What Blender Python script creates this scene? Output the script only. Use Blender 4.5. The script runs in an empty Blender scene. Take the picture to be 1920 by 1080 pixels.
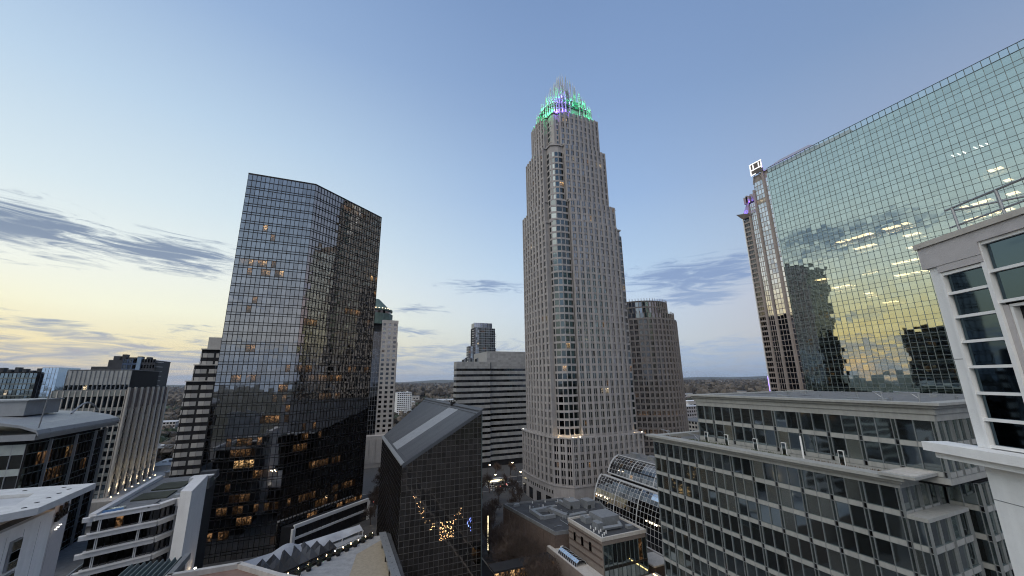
import bpy, math, random
import numpy as np
from mathutils import Matrix, Vector
random.seed(7)
SC = bpy.context.scene
COL = SC.collection
R = math.radians

# ------------------------------------------------------------------ camera
CAM_H = 62.0
cam = bpy.data.cameras.new('camera'); cam_o = bpy.data.objects.new('camera', cam); COL.objects.link(cam_o)
cam.sensor_width = 36.0; cam.lens = 13.5; cam.clip_start = 0.5; cam.clip_end = 90000
cam_o.location = (0, 0, CAM_H)
CAM_ROT = Matrix.Rotation(R(-23.4), 3, 'Z') @ Matrix.Rotation(R(90 + 13.4), 3, 'X') @ Matrix.Rotation(R(-0.75), 3, 'Z')
cam_o.rotation_euler = CAM_ROT.to_euler()
SC.camera = cam_o
SC.view_settings.view_transform = 'Standard'; SC.view_settings.look = 'None'
SC.view_settings.exposure = 0.3; SC.view_settings.gamma = 1.0
SC.cycles.use_denoising = True; SC.cycles.filter_width = 1.1
SC.cycles.use_adaptive_sampling = True; SC.cycles.adaptive_threshold = 0.03
SC.cycles.max_bounces = 5; SC.cycles.diffuse_bounces = 2; SC.cycles.glossy_bounces = 3; SC.cycles.transparent_max_bounces = 8
SC.cycles.sample_clamp_indirect = 4.0

# ------------------------------------------------------------------ world: dusk sky with streaky clouds
SUN_AZ = -60.0            # degrees from +Y towards +X
SUN_EL = 1.5
def lin(r, g, b):
    f = lambda c: ((c / 255 + 0.055) / 1.055) ** 2.4 if c > 10 else c / 255 / 12.92
    return (f(r), f(g), f(b), 1)
wd = bpy.data.worlds.new('World'); SC.world = wd; wd.use_nodes = True
WN, WL = wd.node_tree.nodes, wd.node_tree.links
def wn(t, **k):
    n = WN.new(t)
    for a, b in k.items(): setattr(n, a, b)
    return n
def wm(op, a, b=None, c=None, clamp=False):
    n = WN.new('ShaderNodeMath'); n.operation = op; n.use_clamp = clamp
    for i, v in enumerate((a, b, c)):
        if v is None: continue
        if isinstance(v, (int, float)): n.inputs[i].default_value = v
        else: WL.new(v, n.inputs[i])
    return n.outputs[0]
def wramp(fac, stops):
    n = WN.new('ShaderNodeValToRGB'); e = n.color_ramp.elements
    while len(e) < len(stops): e.new(0.5)
    for el, (p, c) in zip(e, stops): el.position = p; el.color = c
    n.color_ramp.interpolation = 'LINEAR'
    WL.new(fac, n.inputs[0]); return n.outputs[0]
def wmix(f, a, b):
    n = WN.new('ShaderNodeMix'); n.data_type = 'RGBA'
    for s, v in ((n.inputs[0], f), (n.inputs[6], a), (n.inputs[7], b)):
        if isinstance(v, (int, float)): s.default_value = v
        elif isinstance(v, tuple): s.default_value = v
        else: WL.new(v, s)
    return n.outputs[2]
sky = wn('ShaderNodeTexSky', sky_type='NISHITA', sun_disc=False)
sky.sun_elevation = R(SUN_EL); sky.sun_rotation = R(SUN_AZ); sky.ozone_density = 3.0
tc = wn('ShaderNodeTexCoord'); sp = wn('ShaderNodeSeparateXYZ'); WL.new(tc.outputs['Generated'], sp.inputs[0])
X, Y, Z = sp.outputs
hor = wm('SQRT', wm('ADD', wm('MULTIPLY', X, X), wm('MULTIPLY', Y, Y)))
el_deg = wm('MULTIPLY', wm('ARCTAN2', Z, hor), 180 / math.pi)
az_deg = wm('MULTIPLY', wm('ARCTAN2', X, Y), 180 / math.pi)
cosd = wm('DIVIDE', wm('ADD', wm('MULTIPLY', X, math.sin(R(SUN_AZ))), wm('MULTIPLY', Y, math.cos(R(SUN_AZ)))), wm('MAXIMUM', hor, 1e-4))
def wmap(v, a, b, sm=True):
    n = WN.new('ShaderNodeMapRange'); n.interpolation_type = 'SMOOTHSTEP' if sm else 'LINEAR'
    WL.new(v, n.inputs[0]); n.inputs[1].default_value = a; n.inputs[2].default_value = b
    return n.outputs[0]
ef = wm('DIVIDE', wm('MAXIMUM', el_deg, 0.0), 60.0, clamp=True)
side = wramp(ef, [(0, lin(160, 182, 208)), (5/60, lin(202, 214, 224)), (10/60, lin(200, 217, 236)), (16/60, lin(184, 210, 237)), (26/60, lin(158, 187, 226)), (38/60, lin(138, 166, 208)), (1, lin(112, 140, 184))])
warm = wramp(ef, [(0, lin(180, 180, 186)), (4/60, lin(242, 228, 188)), (8/60, lin(251, 249, 222)), (13/60, lin(243, 247, 238)), (20/60, lin(220, 235, 240)), (30/60, lin(192, 215, 235)), (42/60, lin(155, 182, 218)), (1, lin(116, 146, 194))])
anti = wramp(ef, [(0, lin(140, 150, 172)), (5/60, lin(178, 165, 172)), (10/60, lin(186, 172, 176)), (18/60, lin(165, 175, 195)), (36/60, lin(128, 152, 188)), (1, lin(105, 136, 186))])
skc = wmix(wmap(cosd, -0.15, 0.86), wmix(wmap(cosd, -0.1, -0.9), side, anti), warm)
skc = wmix(wm('MULTIPLY', wm('MULTIPLY', wmap(cosd, 0.8, 1.0), wmap(el_deg, 12.0, 5.0)), 0.6), skc, lin(250, 224, 138))
nsc = WN.new('ShaderNodeVectorMath'); nsc.operation = 'SCALE'; WL.new(sky.outputs[0], nsc.inputs[0]); nsc.inputs[3].default_value = 0.9
skc = wmix(0.06, skc, nsc.outputs[0])
# clouds: stretched noise gathered into banks (azimuth, elevation, half width, half height, weight)
cv = wn('ShaderNodeCombineXYZ'); WL.new(wm('MULTIPLY', az_deg, 0.062), cv.inputs[0])
WL.new(wm('ADD', wm('MULTIPLY', el_deg, 0.46), wm('MULTIPLY', az_deg, 0.012)), cv.inputs[1])
def wnoise(scale, det, dist, off=0.0):
    n = wn('ShaderNodeTexNoise'); n.inputs['Scale'].default_value = scale; n.inputs['Detail'].default_value = det
    n.inputs['Distortion'].default_value = dist; n.inputs['Roughness'].default_value = 0.63
    v = wn('ShaderNodeVectorMath', operation='ADD'); WL.new(cv.outputs[0], v.inputs[0]); v.inputs[1].default_value = (off, off * .7, off * .3)
    WL.new(v.outputs[0], n.inputs['Vector']); return n.outputs[0]
n1 = wnoise(2.6, 12, 1.3, 2.0); n2 = wnoise(0.45, 3, 0.3, 9.0)
banks = [(-31, 14.3, 9.5, 3.2, 1.35), (-20, 14.4, 9, 2.4, 1.45), (-27, 5.8, 4.2, 0.75, 1.1), (-34, 7.0, 5, 0.8, .9), (-15, 6.2, 7, .7, .75), (-44, 16, 10, 2.4, 1.0), (-66, 15.5, 14, 2.6, 1.1),
         (-85, 13, 12, 2.0, .9), (-62, 6.5, 7, .8, .9), (19, 13.6, 7, 1.3, 1.0), (50, 13.6, 13, 2.8, 1.5), (49, 10.6, 9, 1.5, 1.5), (9.5, 10.2, 5, .9, 1.0), (9, 6.8, 5, .9, 1.0), (70, 13, 10, 2, .9),
         (110, 12, 16, 2.4, 1.), (150, 15, 14, 2.4, 1.), (-125, 14, 16, 2.4, 1.), (-160, 10, 14, 2.0, .9)]
acc = None
for a, e, hw, hh, wt in banks:
    dx = wm('DIVIDE', wm('SUBTRACT', az_deg, a), hw); dy = wm('DIVIDE', wm('SUBTRACT', el_deg, e), hh)
    d = wm('SQRT', wm('ADD', wm('MULTIPLY', dx, dx), wm('MULTIPLY', dy, dy)))
    m = wm('MULTIPLY', wm('SUBTRACT', 1.25, d, clamp=True), wt)
    acc = m if acc is None else wm('MAXIMUM', acc, m)
low = wmap(el_deg, 7.0, 3.0)
acc = wm('MAXIMUM', acc, wm('MULTIPLY', low, 0.95))
cm = wmap(wm('ADD', wm('MULTIPLY', acc, 0.60), wm('MULTIPLY', wm('SUBTRACT', n1, 0.5), 2.3)), 0.26, 0.86)
cm = wm('MULTIPLY', wm('MULTIPLY', cm, wmap(acc, 0.0, 0.25)), wmap(n2, 0.05, 0.5))
ccol = wmix(wmap(cosd, -0.2, 0.95), wramp(ef, [(0, lin(156, 178, 206)), (4/60, lin(164, 184, 212)), (13/60, lin(134, 158, 198)), (1, lin(110, 135, 180))]),
            wramp(ef, [(0, lin(150, 166, 188)), (4/60, lin(158, 168, 188)), (7/60, lin(146, 162, 184)), (15/60, lin(112, 132, 162)), (1, lin(104, 128, 168))]))
skc = wmix(wm('MULTIPLY', cm, 0.88), skc, ccol)
lowarm = wm('MULTIPLY', wm('MULTIPLY', wmap(el_deg, 5.0, 3.2), wmap(el_deg, 1.6, 3.0)), wm('MULTIPLY', wmap(n1, 0.55, 0.7), wmap(cosd, 0.7, 0.95)))
skc = wmix(wm('MULTIPLY', lowarm, 0.7), skc, lin(244, 206, 168))
sfin = WN.new('ShaderNodeVectorMath'); sfin.operation = 'SCALE'; WL.new(skc, sfin.inputs[0]); sfin.inputs[3].default_value = 10.0
WL.new(sfin.outputs[0], WN['Background'].inputs[0]); WN['Background'].inputs[1].default_value = 0.0812

# ------------------------------------------------------------------ sun: added broad fill from high behind-left to brighten facades, not the sunset glow
sl = bpy.data.lights.new('fill_sun', 'SUN'); sl.energy = 1.55; sl.angle = R(60); sl.color = (1, .92, .80)
so = bpy.data.objects.new('fill_sun', sl); COL.objects.link(so)
sv = Vector((math.sin(R(-125)) * math.cos(R(48)), math.cos(R(-125)) * math.cos(R(48)), math.sin(R(48))))
so.rotation_euler = (-sv).to_track_quat('-Z', 'Y').to_euler(); so.location = sv * 300

# ------------------------------------------------------------------ projection (only used to rank pieces by size in view)
CI = np.array(CAM_ROT.transposed())
def proj(p):
    d = CI @ (np.asarray(p, float) - np.array((0, 0, CAM_H)))
    if d[2] > -0.1: return None
    return (960 + 720 * d[0] / -d[2], 540 - 720 * d[1] / -d[2])

# ------------------------------------------------------------------ materials
MATS = {}
def nt_tools(m):
    N, L = m.node_tree.nodes, m.node_tree.links
    return N, L, N['Principled BSDF']
def rnd_node(N, L):
    g = N.new('ShaderNodeNewGeometry'); o = N.new('ShaderNodeObjectInfo')
    a = N.new('ShaderNodeMath'); a.operation = 'ADD'; L.new(g.outputs['Random Per Island'], a.inputs[0]); L.new(o.outputs['Random'], a.inputs[1])
    f = N.new('ShaderNodeMath'); f.operation = 'FRACT'; L.new(a.outputs[0], f.inputs[0]); return f.outputs[0], g
def pmat(name, col, rough=.7, metal=0, var=.18, scale=.35, streak=0.0, bump=0.0, bscale=3.0, island=0.0, spec=.3):
    if name in MATS: return MATS[name]
    m = bpy.data.materials.new(name); m.use_nodes = True; MATS[name] = m
    N, L, B = nt_tools(m)
    B.inputs['Roughness'].default_value = rough; B.inputs['Metallic'].default_value = metal
    B.inputs['Specular IOR Level'].default_value = spec
    g = N.new('ShaderNodeNewGeometry')
    n = N.new('ShaderNodeTexNoise'); n.inputs['Scale'].default_value = scale; n.inputs['Detail'].default_value = 8; n.inputs['Roughness'].default_value = .65
    L.new(g.outputs['Position'], n.inputs['Vector'])
    fac = n.outputs[0]
    if streak:
        mp = N.new('ShaderNodeVectorMath'); mp.operation = 'MULTIPLY'; mp.inputs[1].default_value = (1.6, 1.6, .07); L.new(g.outputs['Position'], mp.inputs[0])
        n2 = N.new('ShaderNodeTexNoise'); n2.inputs['Scale'].default_value = 1.2; n2.inputs['Detail'].default_value = 6; L.new(mp.outputs[0], n2.inputs['Vector'])
        mx = N.new('ShaderNodeMix'); mx.inputs[0].default_value = streak; L.new(fac, mx.inputs[2]); L.new(n2.outputs[0], mx.inputs[3]); fac = mx.outputs[0]
    if island:
        r, _ = rnd_node(N, L)
        mx = N.new('ShaderNodeMix'); mx.inputs[0].default_value = island; L.new(fac, mx.inputs[2]); L.new(r, mx.inputs[3]); fac = mx.outputs[0]
    cr = N.new('ShaderNodeValToRGB'); L.new(fac, cr.inputs[0])
    cr.color_ramp.elements[0].position = .2; cr.color_ramp.elements[1].position = .8
    lo = [max(0, c * (1 - 1.6 * var)) for c in col]; hi = [min(1, c * (1 + 1.2 * var)) for c in col]
    cr.color_ramp.elements[0].color = (*lo, 1); cr.color_ramp.elements[1].color = (*hi, 1)
    L.new(cr.outputs[0], B.inputs['Base Color'])
    if bump:
        b = N.new('ShaderNodeBump'); b.inputs['Strength'].default_value = bump; b.inputs['Distance'].default_value = .05
        nb = N.new('ShaderNodeTexNoise'); nb.inputs['Scale'].default_value = bscale; nb.inputs['Detail'].default_value = 6
        L.new(g.outputs['Position'], nb.inputs['Vector']); L.new(nb.outputs[0], b.inputs['Height']); L.new(b.outputs[0], B.inputs['Normal'])
    return m
def glass(name, tint, rough=.03, var=.25, wave=.25, wscale=.22, emit=None, estr=0., trans=0.0, metal=1.0):
    """coated curtain-wall glass: tinted mirror with slight roller waves; emit = lamps burning in the room behind it"""
    if name in MATS: return MATS[name]
    m = bpy.data.materials.new(name); m.use_nodes = True; MATS[name] = m
    N, L, B = nt_tools(m)
    r, g = rnd_node(N, L)
    cr = N.new('ShaderNodeValToRGB'); L.new(r, cr.inputs[0])
    cr.color_ramp.elements[0].color = (*[c * (1 - var) for c in tint], 1); cr.color_ramp.elements[1].color = (*[min(1, c * (1 + var * .5)) for c in tint], 1)
    L.new(cr.outputs[0], B.inputs['Base Color'])
    B.inputs['Metallic'].default_value = metal; B.inputs['Roughness'].default_value = rough
    if wave:
        n = N.new('ShaderNodeTexNoise'); n.inputs['Scale'].default_value = wscale; n.inputs['Detail'].default_value = 2
        L.new(g.outputs['Position'], n.inputs['Vector'])
        b = N.new('ShaderNodeBump'); b.inputs['Strength'].default_value = wave; b.inputs['Distance'].default_value = .06
        L.new(n.outputs[0], b.inputs['Height']); L.new(b.outputs[0], B.inputs['Normal'])
    if emit:
        n = N.new('ShaderNodeTexNoise'); n.inputs['Scale'].default_value = 1.9; n.inputs['Detail'].default_value = 5; L.new(g.outputs['Position'], n.inputs['Vector'])
        c2 = N.new('ShaderNodeValToRGB'); L.new(n.outputs[0], c2.inputs[0])
        c2.color_ramp.elements[0].position = .44; c2.color_ramp.elements[0].color = (*[c * .04 for c in emit], 1)
        c2.color_ramp.elements[1].position = .68; c2.color_ramp.elements[1].color = (*emit, 1)
        L.new(c2.outputs[0], B.inputs['Emission Color'])
        # lamps hang under the ceiling: the top of each storey (3.95 m grid) is brightest
        sz = N.new('ShaderNodeSeparateXYZ'); L.new(g.outputs['Position'], sz.inputs[0])
        d1 = N.new('ShaderNodeMath'); d1.operation = 'MULTIPLY_ADD'; L.new(sz.outputs[2], d1.inputs[0]); d1.inputs[1].default_value = 1/3.95; d1.inputs[2].default_value = -.506
        fr = N.new('ShaderNodeMath'); fr.operation = 'FRACT'; L.new(d1.outputs[0], fr.inputs[0])
        mr = N.new('ShaderNodeMapRange'); mr.interpolation_type = 'SMOOTHSTEP'; L.new(fr.outputs[0], mr.inputs[0]); mr.inputs[1].default_value = .35; mr.inputs[2].default_value = .85; mr.inputs[3].default_value = .25; mr.inputs[4].default_value = 1.5
        rz = N.new('ShaderNodeMath'); rz.operation = 'MULTIPLY'; L.new(r, rz.inputs[0]); L.new(mr.outputs[0], rz.inputs[1]); r = rz.outputs[0]
        mu = N.new('ShaderNodeMath'); mu.operation = 'MULTIPLY_ADD'; L.new(r, mu.inputs[0]); mu.inputs[1].default_value = estr * 1.5; mu.inputs[2].default_value = estr * .12
        L.new(mu.outputs[0], B.inputs['Emission Strength'])
    if trans:
        t = N.new('ShaderNodeBsdfTransparent'); t.inputs[0].default_value = (.72, .82, .80, 1)
        mx = N.new('ShaderNodeMixShader'); mx.inputs[0].default_value = trans
        L.new(B.outputs[0], mx.inputs[1]); L.new(t.outputs[0], mx.inputs[2]); L.new(mx.outputs[0], N['Material Output'].inputs[0])
    return m
def emat(name, col, s):
    if name in MATS: return MATS[name]
    m = bpy.data.materials.new(name); m.use_nodes = True; MATS[name] = m
    N, L, B = nt_tools(m)
    B.inputs['Base Color'].default_value = (.6, .6, .6, 1); B.inputs['Emission Color'].default_value = (*col, 1); B.inputs['Emission Strength'].default_value = s
    return m

STONE = pmat('tower granite', (.345, .325, .318), .75, var=.22, scale=.25, streak=.4)
STONE_L = pmat('pale limestone', (.46, .43, .40), .8, var=.15, streak=.4)
CONC = pmat('weathered concrete', (.45, .425, .39), .85, var=.22, streak=.5)
WHITE = pmat('white stucco', (.74, .745, .74), .85, var=.12, scale=1.2, streak=.55, bump=.25, bscale=22)
WTRIM = pmat('white painted metal', (.76, .76, .75), .5, var=.10, scale=2, streak=.5, bump=.1)
CREAM = pmat('cream precast', (.32, .322, .305), .8, var=.2, scale=.6, streak=.45)
GRAYST = pmat('grey stucco', (.45, .43, .43), .85, var=.08, scale=2, bump=.25, bscale=25)
MULL = pmat('dark bronze metal', (.022, .02, .019), .4, .4, var=.2)
MULLG = pmat('green grey metal', (.10, .125, .125), .45, .4, var=.2)
MULLL = pmat('silver grey metal', (.30, .31, .32), .45, .5, var=.12)
CORE = pmat('dark interior', (.018, .018, .02), .9, var=.2)
ROOFD = pmat('dark roof membrane', (.055, .058, .064), .9, var=.35, scale=.5, bump=.2)
ROOFM = pmat('grey roof gravel', (.16, .165, .17), .95, var=.25, scale=.7, bump=.3, bscale=8)
ROOFL = pmat('pale roof membrane', (.42, .43, .44), .85, var=.15, scale=.4)
METAL = pmat('galvanised sheet', (.30, .315, .33), .5, .5, var=.15, scale=1.5)
BRICK = pmat('brown brick', (.10, .074, .062), .9, var=.2, scale=1.5)
ASPH = pmat('asphalt', (.045, .046, .05), .92, var=.25, scale=.3, bump=.15)
PAVE = pmat('concrete paving', (.085, .083, .082), .9, var=.2, scale=.5)
PAINT = pmat('road paint', (.55, .55, .5), .7, var=.15)
G_BRONZE = glass('bronze mirror glass', (.38, .365, .355), .025, .18, .22)
G_DARK = glass('black tinted glass', (.13, .13, .135), .03, .3, .3)
G_WEDGE = glass('smoke tinted glass', (.19, .17, .155), .04, .3, .35)
G_TOWER = glass('tower window glass', (.29, .305, .32), .04, .5, .25)
G_STRIP = glass('strip window glass', (.09, .095, .10), .05, .4, .3)
G_BLUE = glass('blue grey glass', (.34, .42, .48), .04, .3, .3)
G_TEAL = glass('teal office glass', (.30, .35, .36), .04, .35, .45, .18, metal=.96)
G_GREEN = glass('green coated glass', (.64, .765, .735), .02, .07, .22, .18, trans=.34)
G_RAIL = glass('clear rail glass', (.7, .8, .8), .02, .1, .05, trans=.65)
G_WING = glass('blue black glass', (.075, .11, .135), .03, .12, .25)
LIT_W = glass('lit window warm', (.16, .15, .14), .05, .3, .2, emit=(1.0, .60, .26), estr=.55)
LIT_Y = glass('lit window pale', (.16, .15, .14), .05, .3, .2, emit=(1.0, .80, .52), estr=.75)
LIT_D = glass('lit window dim', (.16, .14, .12), .05, .3, .2, emit=(.95, .50, .22), estr=.20)
LIT_E = glass('lit window faint', (.30, .28, .26), .05, .3, .2, emit=(.95, .50, .22), estr=.09)
BULB = emat('warm bulb', (1, .74, .42), 14); BULBW = emat('white bulb', (1, .93, .8), 9)

# ------------------------------------------------------------------ mesh tools
class MB:
    def __init__(s): s.v = []; s.f = []
    def quad(s, a, b, c, d):
        i = len(s.v); s.v += [tuple(a), tuple(b), tuple(c), tuple(d)]; s.f.append((i, i+1, i+2, i+3)); return s
    def tri(s, a, b, c):
        i = len(s.v); s.v += [tuple(a), tuple(b), tuple(c)]; s.f.append((i, i+1, i+2)); return s
    def hexa(s, p):   # 4 bottom (ccw from above), 4 top
        i = len(s.v); s.v += [tuple(q) for q in p]
        s.f += [(i+3, i+2, i+1, i), (i+4, i+5, i+6, i+7), (i, i+1, i+5, i+4), (i+1, i+2, i+6, i+5), (i+2, i+3, i+7, i+6), (i+3, i, i+4, i+7)]; return s
    def box(s, x0, x1, y0, y1, z0, z1):
        return s.hexa([(x0,y0,z0),(x1,y0,z0),(x1,y1,z0),(x0,y1,z0),(x0,y0,z1),(x1,y0,z1),(x1,y1,z1),(x0,y1,z1)])
    def seg(s, p0, p1, o0, o1, z0, z1):   # bar along p0-p1 from offset o0 (inner) to o1 (outer) along the outward normal
        dx, dy = p1[0]-p0[0], p1[1]-p0[1]; l = math.hypot(dx, dy) or 1; nx, ny = dy/l, -dx/l
        a = (p0[0]+nx*o1, p0[1]+ny*o1); b = (p1[0]+nx*o1, p1[1]+ny*o1); c = (p1[0]+nx*o0, p1[1]+ny*o0); d = (p0[0]+nx*o0, p0[1]+ny*o0)
        return s.hexa([(*a,z0),(*b,z0),(*c,z0),(*d,z0),(*a,z1),(*b,z1),(*c,z1),(*d,z1)])
    def prism(s, poly, z0, z1, zt=None):
        n = len(poly); i = len(s.v)
        zt = zt or [z1]*n
        s.v += [(x, y, z0) for x, y in poly] + [(x, y, z) for (x, y), z in zip(poly, zt)]
        for k in range(n): s.f.append((i+k, i+(k+1) % n, i+n+(k+1) % n, i+n+k))
        s.f.append(tuple(i+n+k for k in range(n))); s.f.append(tuple(i+k for k in reversed(range(n)))); return s
    def cyl(s, cx, cy, r, z0, z1, n=12, r1=None):
        r1 = r if r1 is None else r1; i = len(s.v)
        for z, rr in ((z0, r), (z1, r1)):
            s.v += [(cx+rr*math.cos(2*math.pi*k/n), cy+rr*math.sin(2*math.pi*k/n), z) for k in range(n)]
        for k in range(n): s.f.append((i+k, i+(k+1) % n, i+n+(k+1) % n, i+n+k))
        s.f.append(tuple(i+n+k for k in range(n))); s.f.append(tuple(i+k for k in reversed(range(n)))); return s
    def tube(s, p, q, r0, r1=None, n=6):
        r1 = r0 if r1 is None else r1; p, q = Vector(p), Vector(q); d = (q-p)
        if d.length < 1e-6: return s
        d.normalize(); a = d.orthogonal().normalized(); b = d.cross(a); i = len(s.v)
        for c, r in ((p, r0), (q, r1)):
            s.v += [tuple(c + a*(r*math.cos(2*math.pi*k/n)) + b*(r*math.sin(2*math.pi*k/n))) for k in range(n)]
        for k in range(n): s.f.append((i+k, i+(k+1) % n, i+n+(k+1) % n, i+n+k))
        s.f.append(tuple(i+n+k for k in range(n))); s.f.append(tuple(i+k for k in reversed(range(n)))); return s
    def mesh(s, name, mat, off=(0,0,0), smooth=False):
        me = bpy.data.meshes.new(name)
        v = [(x-off[0], y-off[1], z-off[2]) for x, y, z in s.v]
        me.from_pydata(v, [], s.f); me.materials.append(mat)
        if smooth: me.polygons.foreach_set('use_smooth', [True]*len(me.polygons))
        me.update(); return me
def link(name, me, parent=None, kind=None):
    o = bpy.data.objects.new(name, me); COL.objects.link(o)
    if parent: o.parent = parent
    if kind: o['kind'] = kind
    return o
def tag(o, label, cat, group=None):
    o['label'] = label; o['category'] = cat
    if group: o['group'] = group
    return o
def structure(name, mb, mat, kind='structure', smooth=False):
    return link(name, mb.mesh(name, mat, smooth=smooth), None, kind)
class Thing:
    def __init__(s, name, label, cat, loc, group=None):
        s.loc = loc; s.root = link(name, None); s.root.location = loc; s.root.empty_display_size = 1
        tag(s.root, label, cat, group); s.acc = {}; s.pieces = {}
    def mb(s, name, mat, kind=None):
        k = (name, mat.name)
        if k not in s.acc: s.acc[k] = (MB(), mat, kind)
        return s.acc[k][0]
    def part(s, name, mb, mat, parent=None, smooth=False, kind=None):
        return link(name, mb.mesh(name, mat, s.loc, smooth), parent or s.root, kind)
    def box(s, name, mat, *b): return s.part(name, MB().box(*b), mat)
    def piece(s, name, pts, mat, thick=0.0, force=False): s.pieces.setdefault(name, []).append((pts, mat, thick, force))
    def finish(s, limit=300, minpx=9.0):
        for (name, _), (mb, mat, kind) in s.acc.items():
            if mb.f: s.part(name, mb, mat, kind=kind)
        for name, lst in s.pieces.items():
            sized = []
            for k, (pts, mat, th, force) in enumerate(lst):
                sz = 0
                a, b, c, d = [np.array(p) for p in pts]
                n = np.cross(b-a, d-a); ce = (a+b+c+d)/4
                if n @ (np.array((0, 0, CAM_H)) - ce) > 0:
                    pr = [proj(p) for p in pts]
                    if all(pr):
                        xs = [p[0] for p in pr]; ys = [p[1] for p in pr]
                        if max(xs) > 0 and min(xs) < 1920 and max(ys) > 0 and min(ys) < 1080:
                            ar = abs(sum(xs[i]*ys[(i+1) % 4] - xs[(i+1) % 4]*ys[i] for i in range(4)))/2
                            sz = math.sqrt(ar)
                sized.append((sz + (1e4 if force else 0), k))
            sized.sort(reverse=True)
            rest = {}
            for q, (sz, k) in enumerate(sized):
                pts, mat, th, force = lst[k]
                single = q < limit and sz >= minpx
                mb = MB() if single else rest.setdefault(mat.name, (MB(), mat))[0]
                if th:
                    a, b, c, d = [np.array(p) for p in pts]; n = np.cross(b-a, d-a); n = n/np.linalg.norm(n)*th
                    mb.hexa([p for p in (a, b, b-n, a-n, d, c, c-n, d-n)])
                else: mb.quad(*pts)
                if single: s.part(name, mb, mat)
            for mb, mat in rest.values():
                s.part(name + '_field', mb, mat, kind='stuff')
        return s.root
def lerp(p, q, t): return (p[0]+(q[0]-p[0])*t, p[1]+(q[1]-p[1])*t)
def line(p, q, n): return [lerp(p, q, i/n) for i in range(n+1)]
def arc(p, q, n, bulge):
    """points from p to q bowed outwards by bulge"""
    dx, dy = q[0]-p[0], q[1]-p[1]; l = math.hypot(dx, dy); nx, ny = dy/l, -dx/l
    return [(p[0]+dx*t+nx*bulge*(1-(2*t-1)**2), p[1]+dy*t+ny*bulge*(1-(2*t-1)**2)) for t in [i/n for i in range(n+1)]]
def facade(T, pts, z0, rows, pier=(.3, .1, None), bar=None, span=None, inset=.15, split=1, gap=.12, pick=None, pane_name='window_pane', jit=.004, thick=0, span_piece=False, ends=(True, True), rng=random, pane_force=False):
    """pts: plan points, outward side on the right of travel is +normal (dy,-dx). rows: list of (height, 'p'|'s').
    pier=(width,out,mat) at each point; bar=(height,out,mat) at each row joint; span=(out,mat) solid rows."""
    zs = [z0]
    for h, _ in rows: zs.append(zs[-1]+h)
    n = len(pts)-1; pw = pier[0]
    ptot = T.mb('pier' if pier[0] > .25 else 'mullion', pier[2], 'stuff') if pier[2] else None
    for i in range(n):
        p0, p1 = pts[i], pts[i+1]; dx, dy = p1[0]-p0[0], p1[1]-p0[1]; L = math.hypot(dx, dy); ux, uy = dx/L, dy/L; nx, ny = uy, -ux
        A = (p0[0]+ux*pw/2, p0[1]+uy*pw/2); Bq = (p1[0]-ux*pw/2, p1[1]-uy*pw/2)
        if ptot is not None and (i > 0 or ends[0]):
            c0 = (p0[0]-ux*pw/2, p0[1]-uy*pw/2) if i > 0 else p0
            ptot.seg(c0, A, -inset-.1, pier[1], z0, zs[-1])
        if ptot is not None and i == n-1 and ends[1]: ptot.seg(Bq, p1, -inset-.1, pier[1], z0, zs[-1])
        for j, (h, kd) in enumerate(rows):
            za, zb = zs[j], zs[j+1]
            if bar:
                T.mb('transom', bar[2], 'stuff').seg(A, Bq, -inset-.08, bar[1], za-bar[0]/2, za+bar[0]/2)
                za += bar[0]/2; zb -= bar[0]/2
            if kd == 's':
                if span_piece:
                    o = span[0]; a = (A[0]+nx*o, A[1]+ny*o); b = (Bq[0]+nx*o, Bq[1]+ny*o)
                    T.piece('spandrel_panel', [(*a, za+.02), (*b, za+.02), (*b, zb-.02), (*a, zb-.02)], span[1], o+inset+.05)
                else: T.mb('spandrel', span[1], 'stuff').seg(A, Bq, -inset-.06, span[0], za, zb)
            else:
                for k in range(split):
                    a = lerp(A, Bq, k/split); b = lerp(A, Bq, (k+1)/split)
                    if split > 1:
                        if k: a = (a[0]+ux*gap/2, a[1]+uy*gap/2); 
                        if k < split-1: b = (b[0]-ux*gap/2, b[1]-uy*gap/2)
                        if k: 
                            c = lerp(A, Bq, k/split)
                            if bar or span: T.mb('window_frame', (bar or (0, 0, pier[2]))[2] or pier[2], 'stuff').seg((c[0]-ux*gap/2, c[1]-uy*gap/2), (c[0]+ux*gap/2, c[1]+uy*gap/2), -inset-.05, -inset+.08, za, zb)
                    m = pick(i, j, k) if callable(pick) else pick
                    if m is None: continue
                    t1, t2 = rng.gauss(0, jit), rng.gauss(0, jit); hw, hh = math.dist(a, b)/2, (zb-za)/2
                    o = [-inset + t1*sx*hw + t2*sz*hh for sx, sz in ((-1,-1),(1,-1),(1,1),(-1,1))]
                    q = [(a[0]+nx*o[0], a[1]+ny*o[0], za), (b[0]+nx*o[1], b[1]+ny*o[1], za), (b[0]+nx*o[2], b[1]+ny*o[2], zb), (a[0]+nx*o[3], a[1]+ny*o[3], zb)]
                    T.piece(pane_name, q, m, thick, pane_force)
    if bar: 
        for i in range(n): T.mb('transom', bar[2], 'stuff').seg(pts[i], pts[i+1], -inset-.08, bar[1]+.01, zs[-1]-bar[0]/2, zs[-1]+bar[0]/2)
    return zs[-1]
def lit_map(seed, cols, rows, dens, runs=(2, 7), keep=.65, mats=None, zone=None):
    rg = random.Random(seed); out = {}
    for j in range(rows):
        d = dens(j/rows) if callable(dens) else dens
        k = 0
        while k < cols:
            if rg.random() < d/((runs[0]+runs[1])/2):
                ln = rg.randint(*runs); m0 = rg.choice(mats or (LIT_W, LIT_W, LIT_Y, LIT_D, LIT_D))
                for q in range(k, min(cols, k+ln)):
                    if rg.random() < keep: out[(q, j)] = m0 if rg.random() < .75 else LIT_D
                k += ln
            k += 1
    return out
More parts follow.
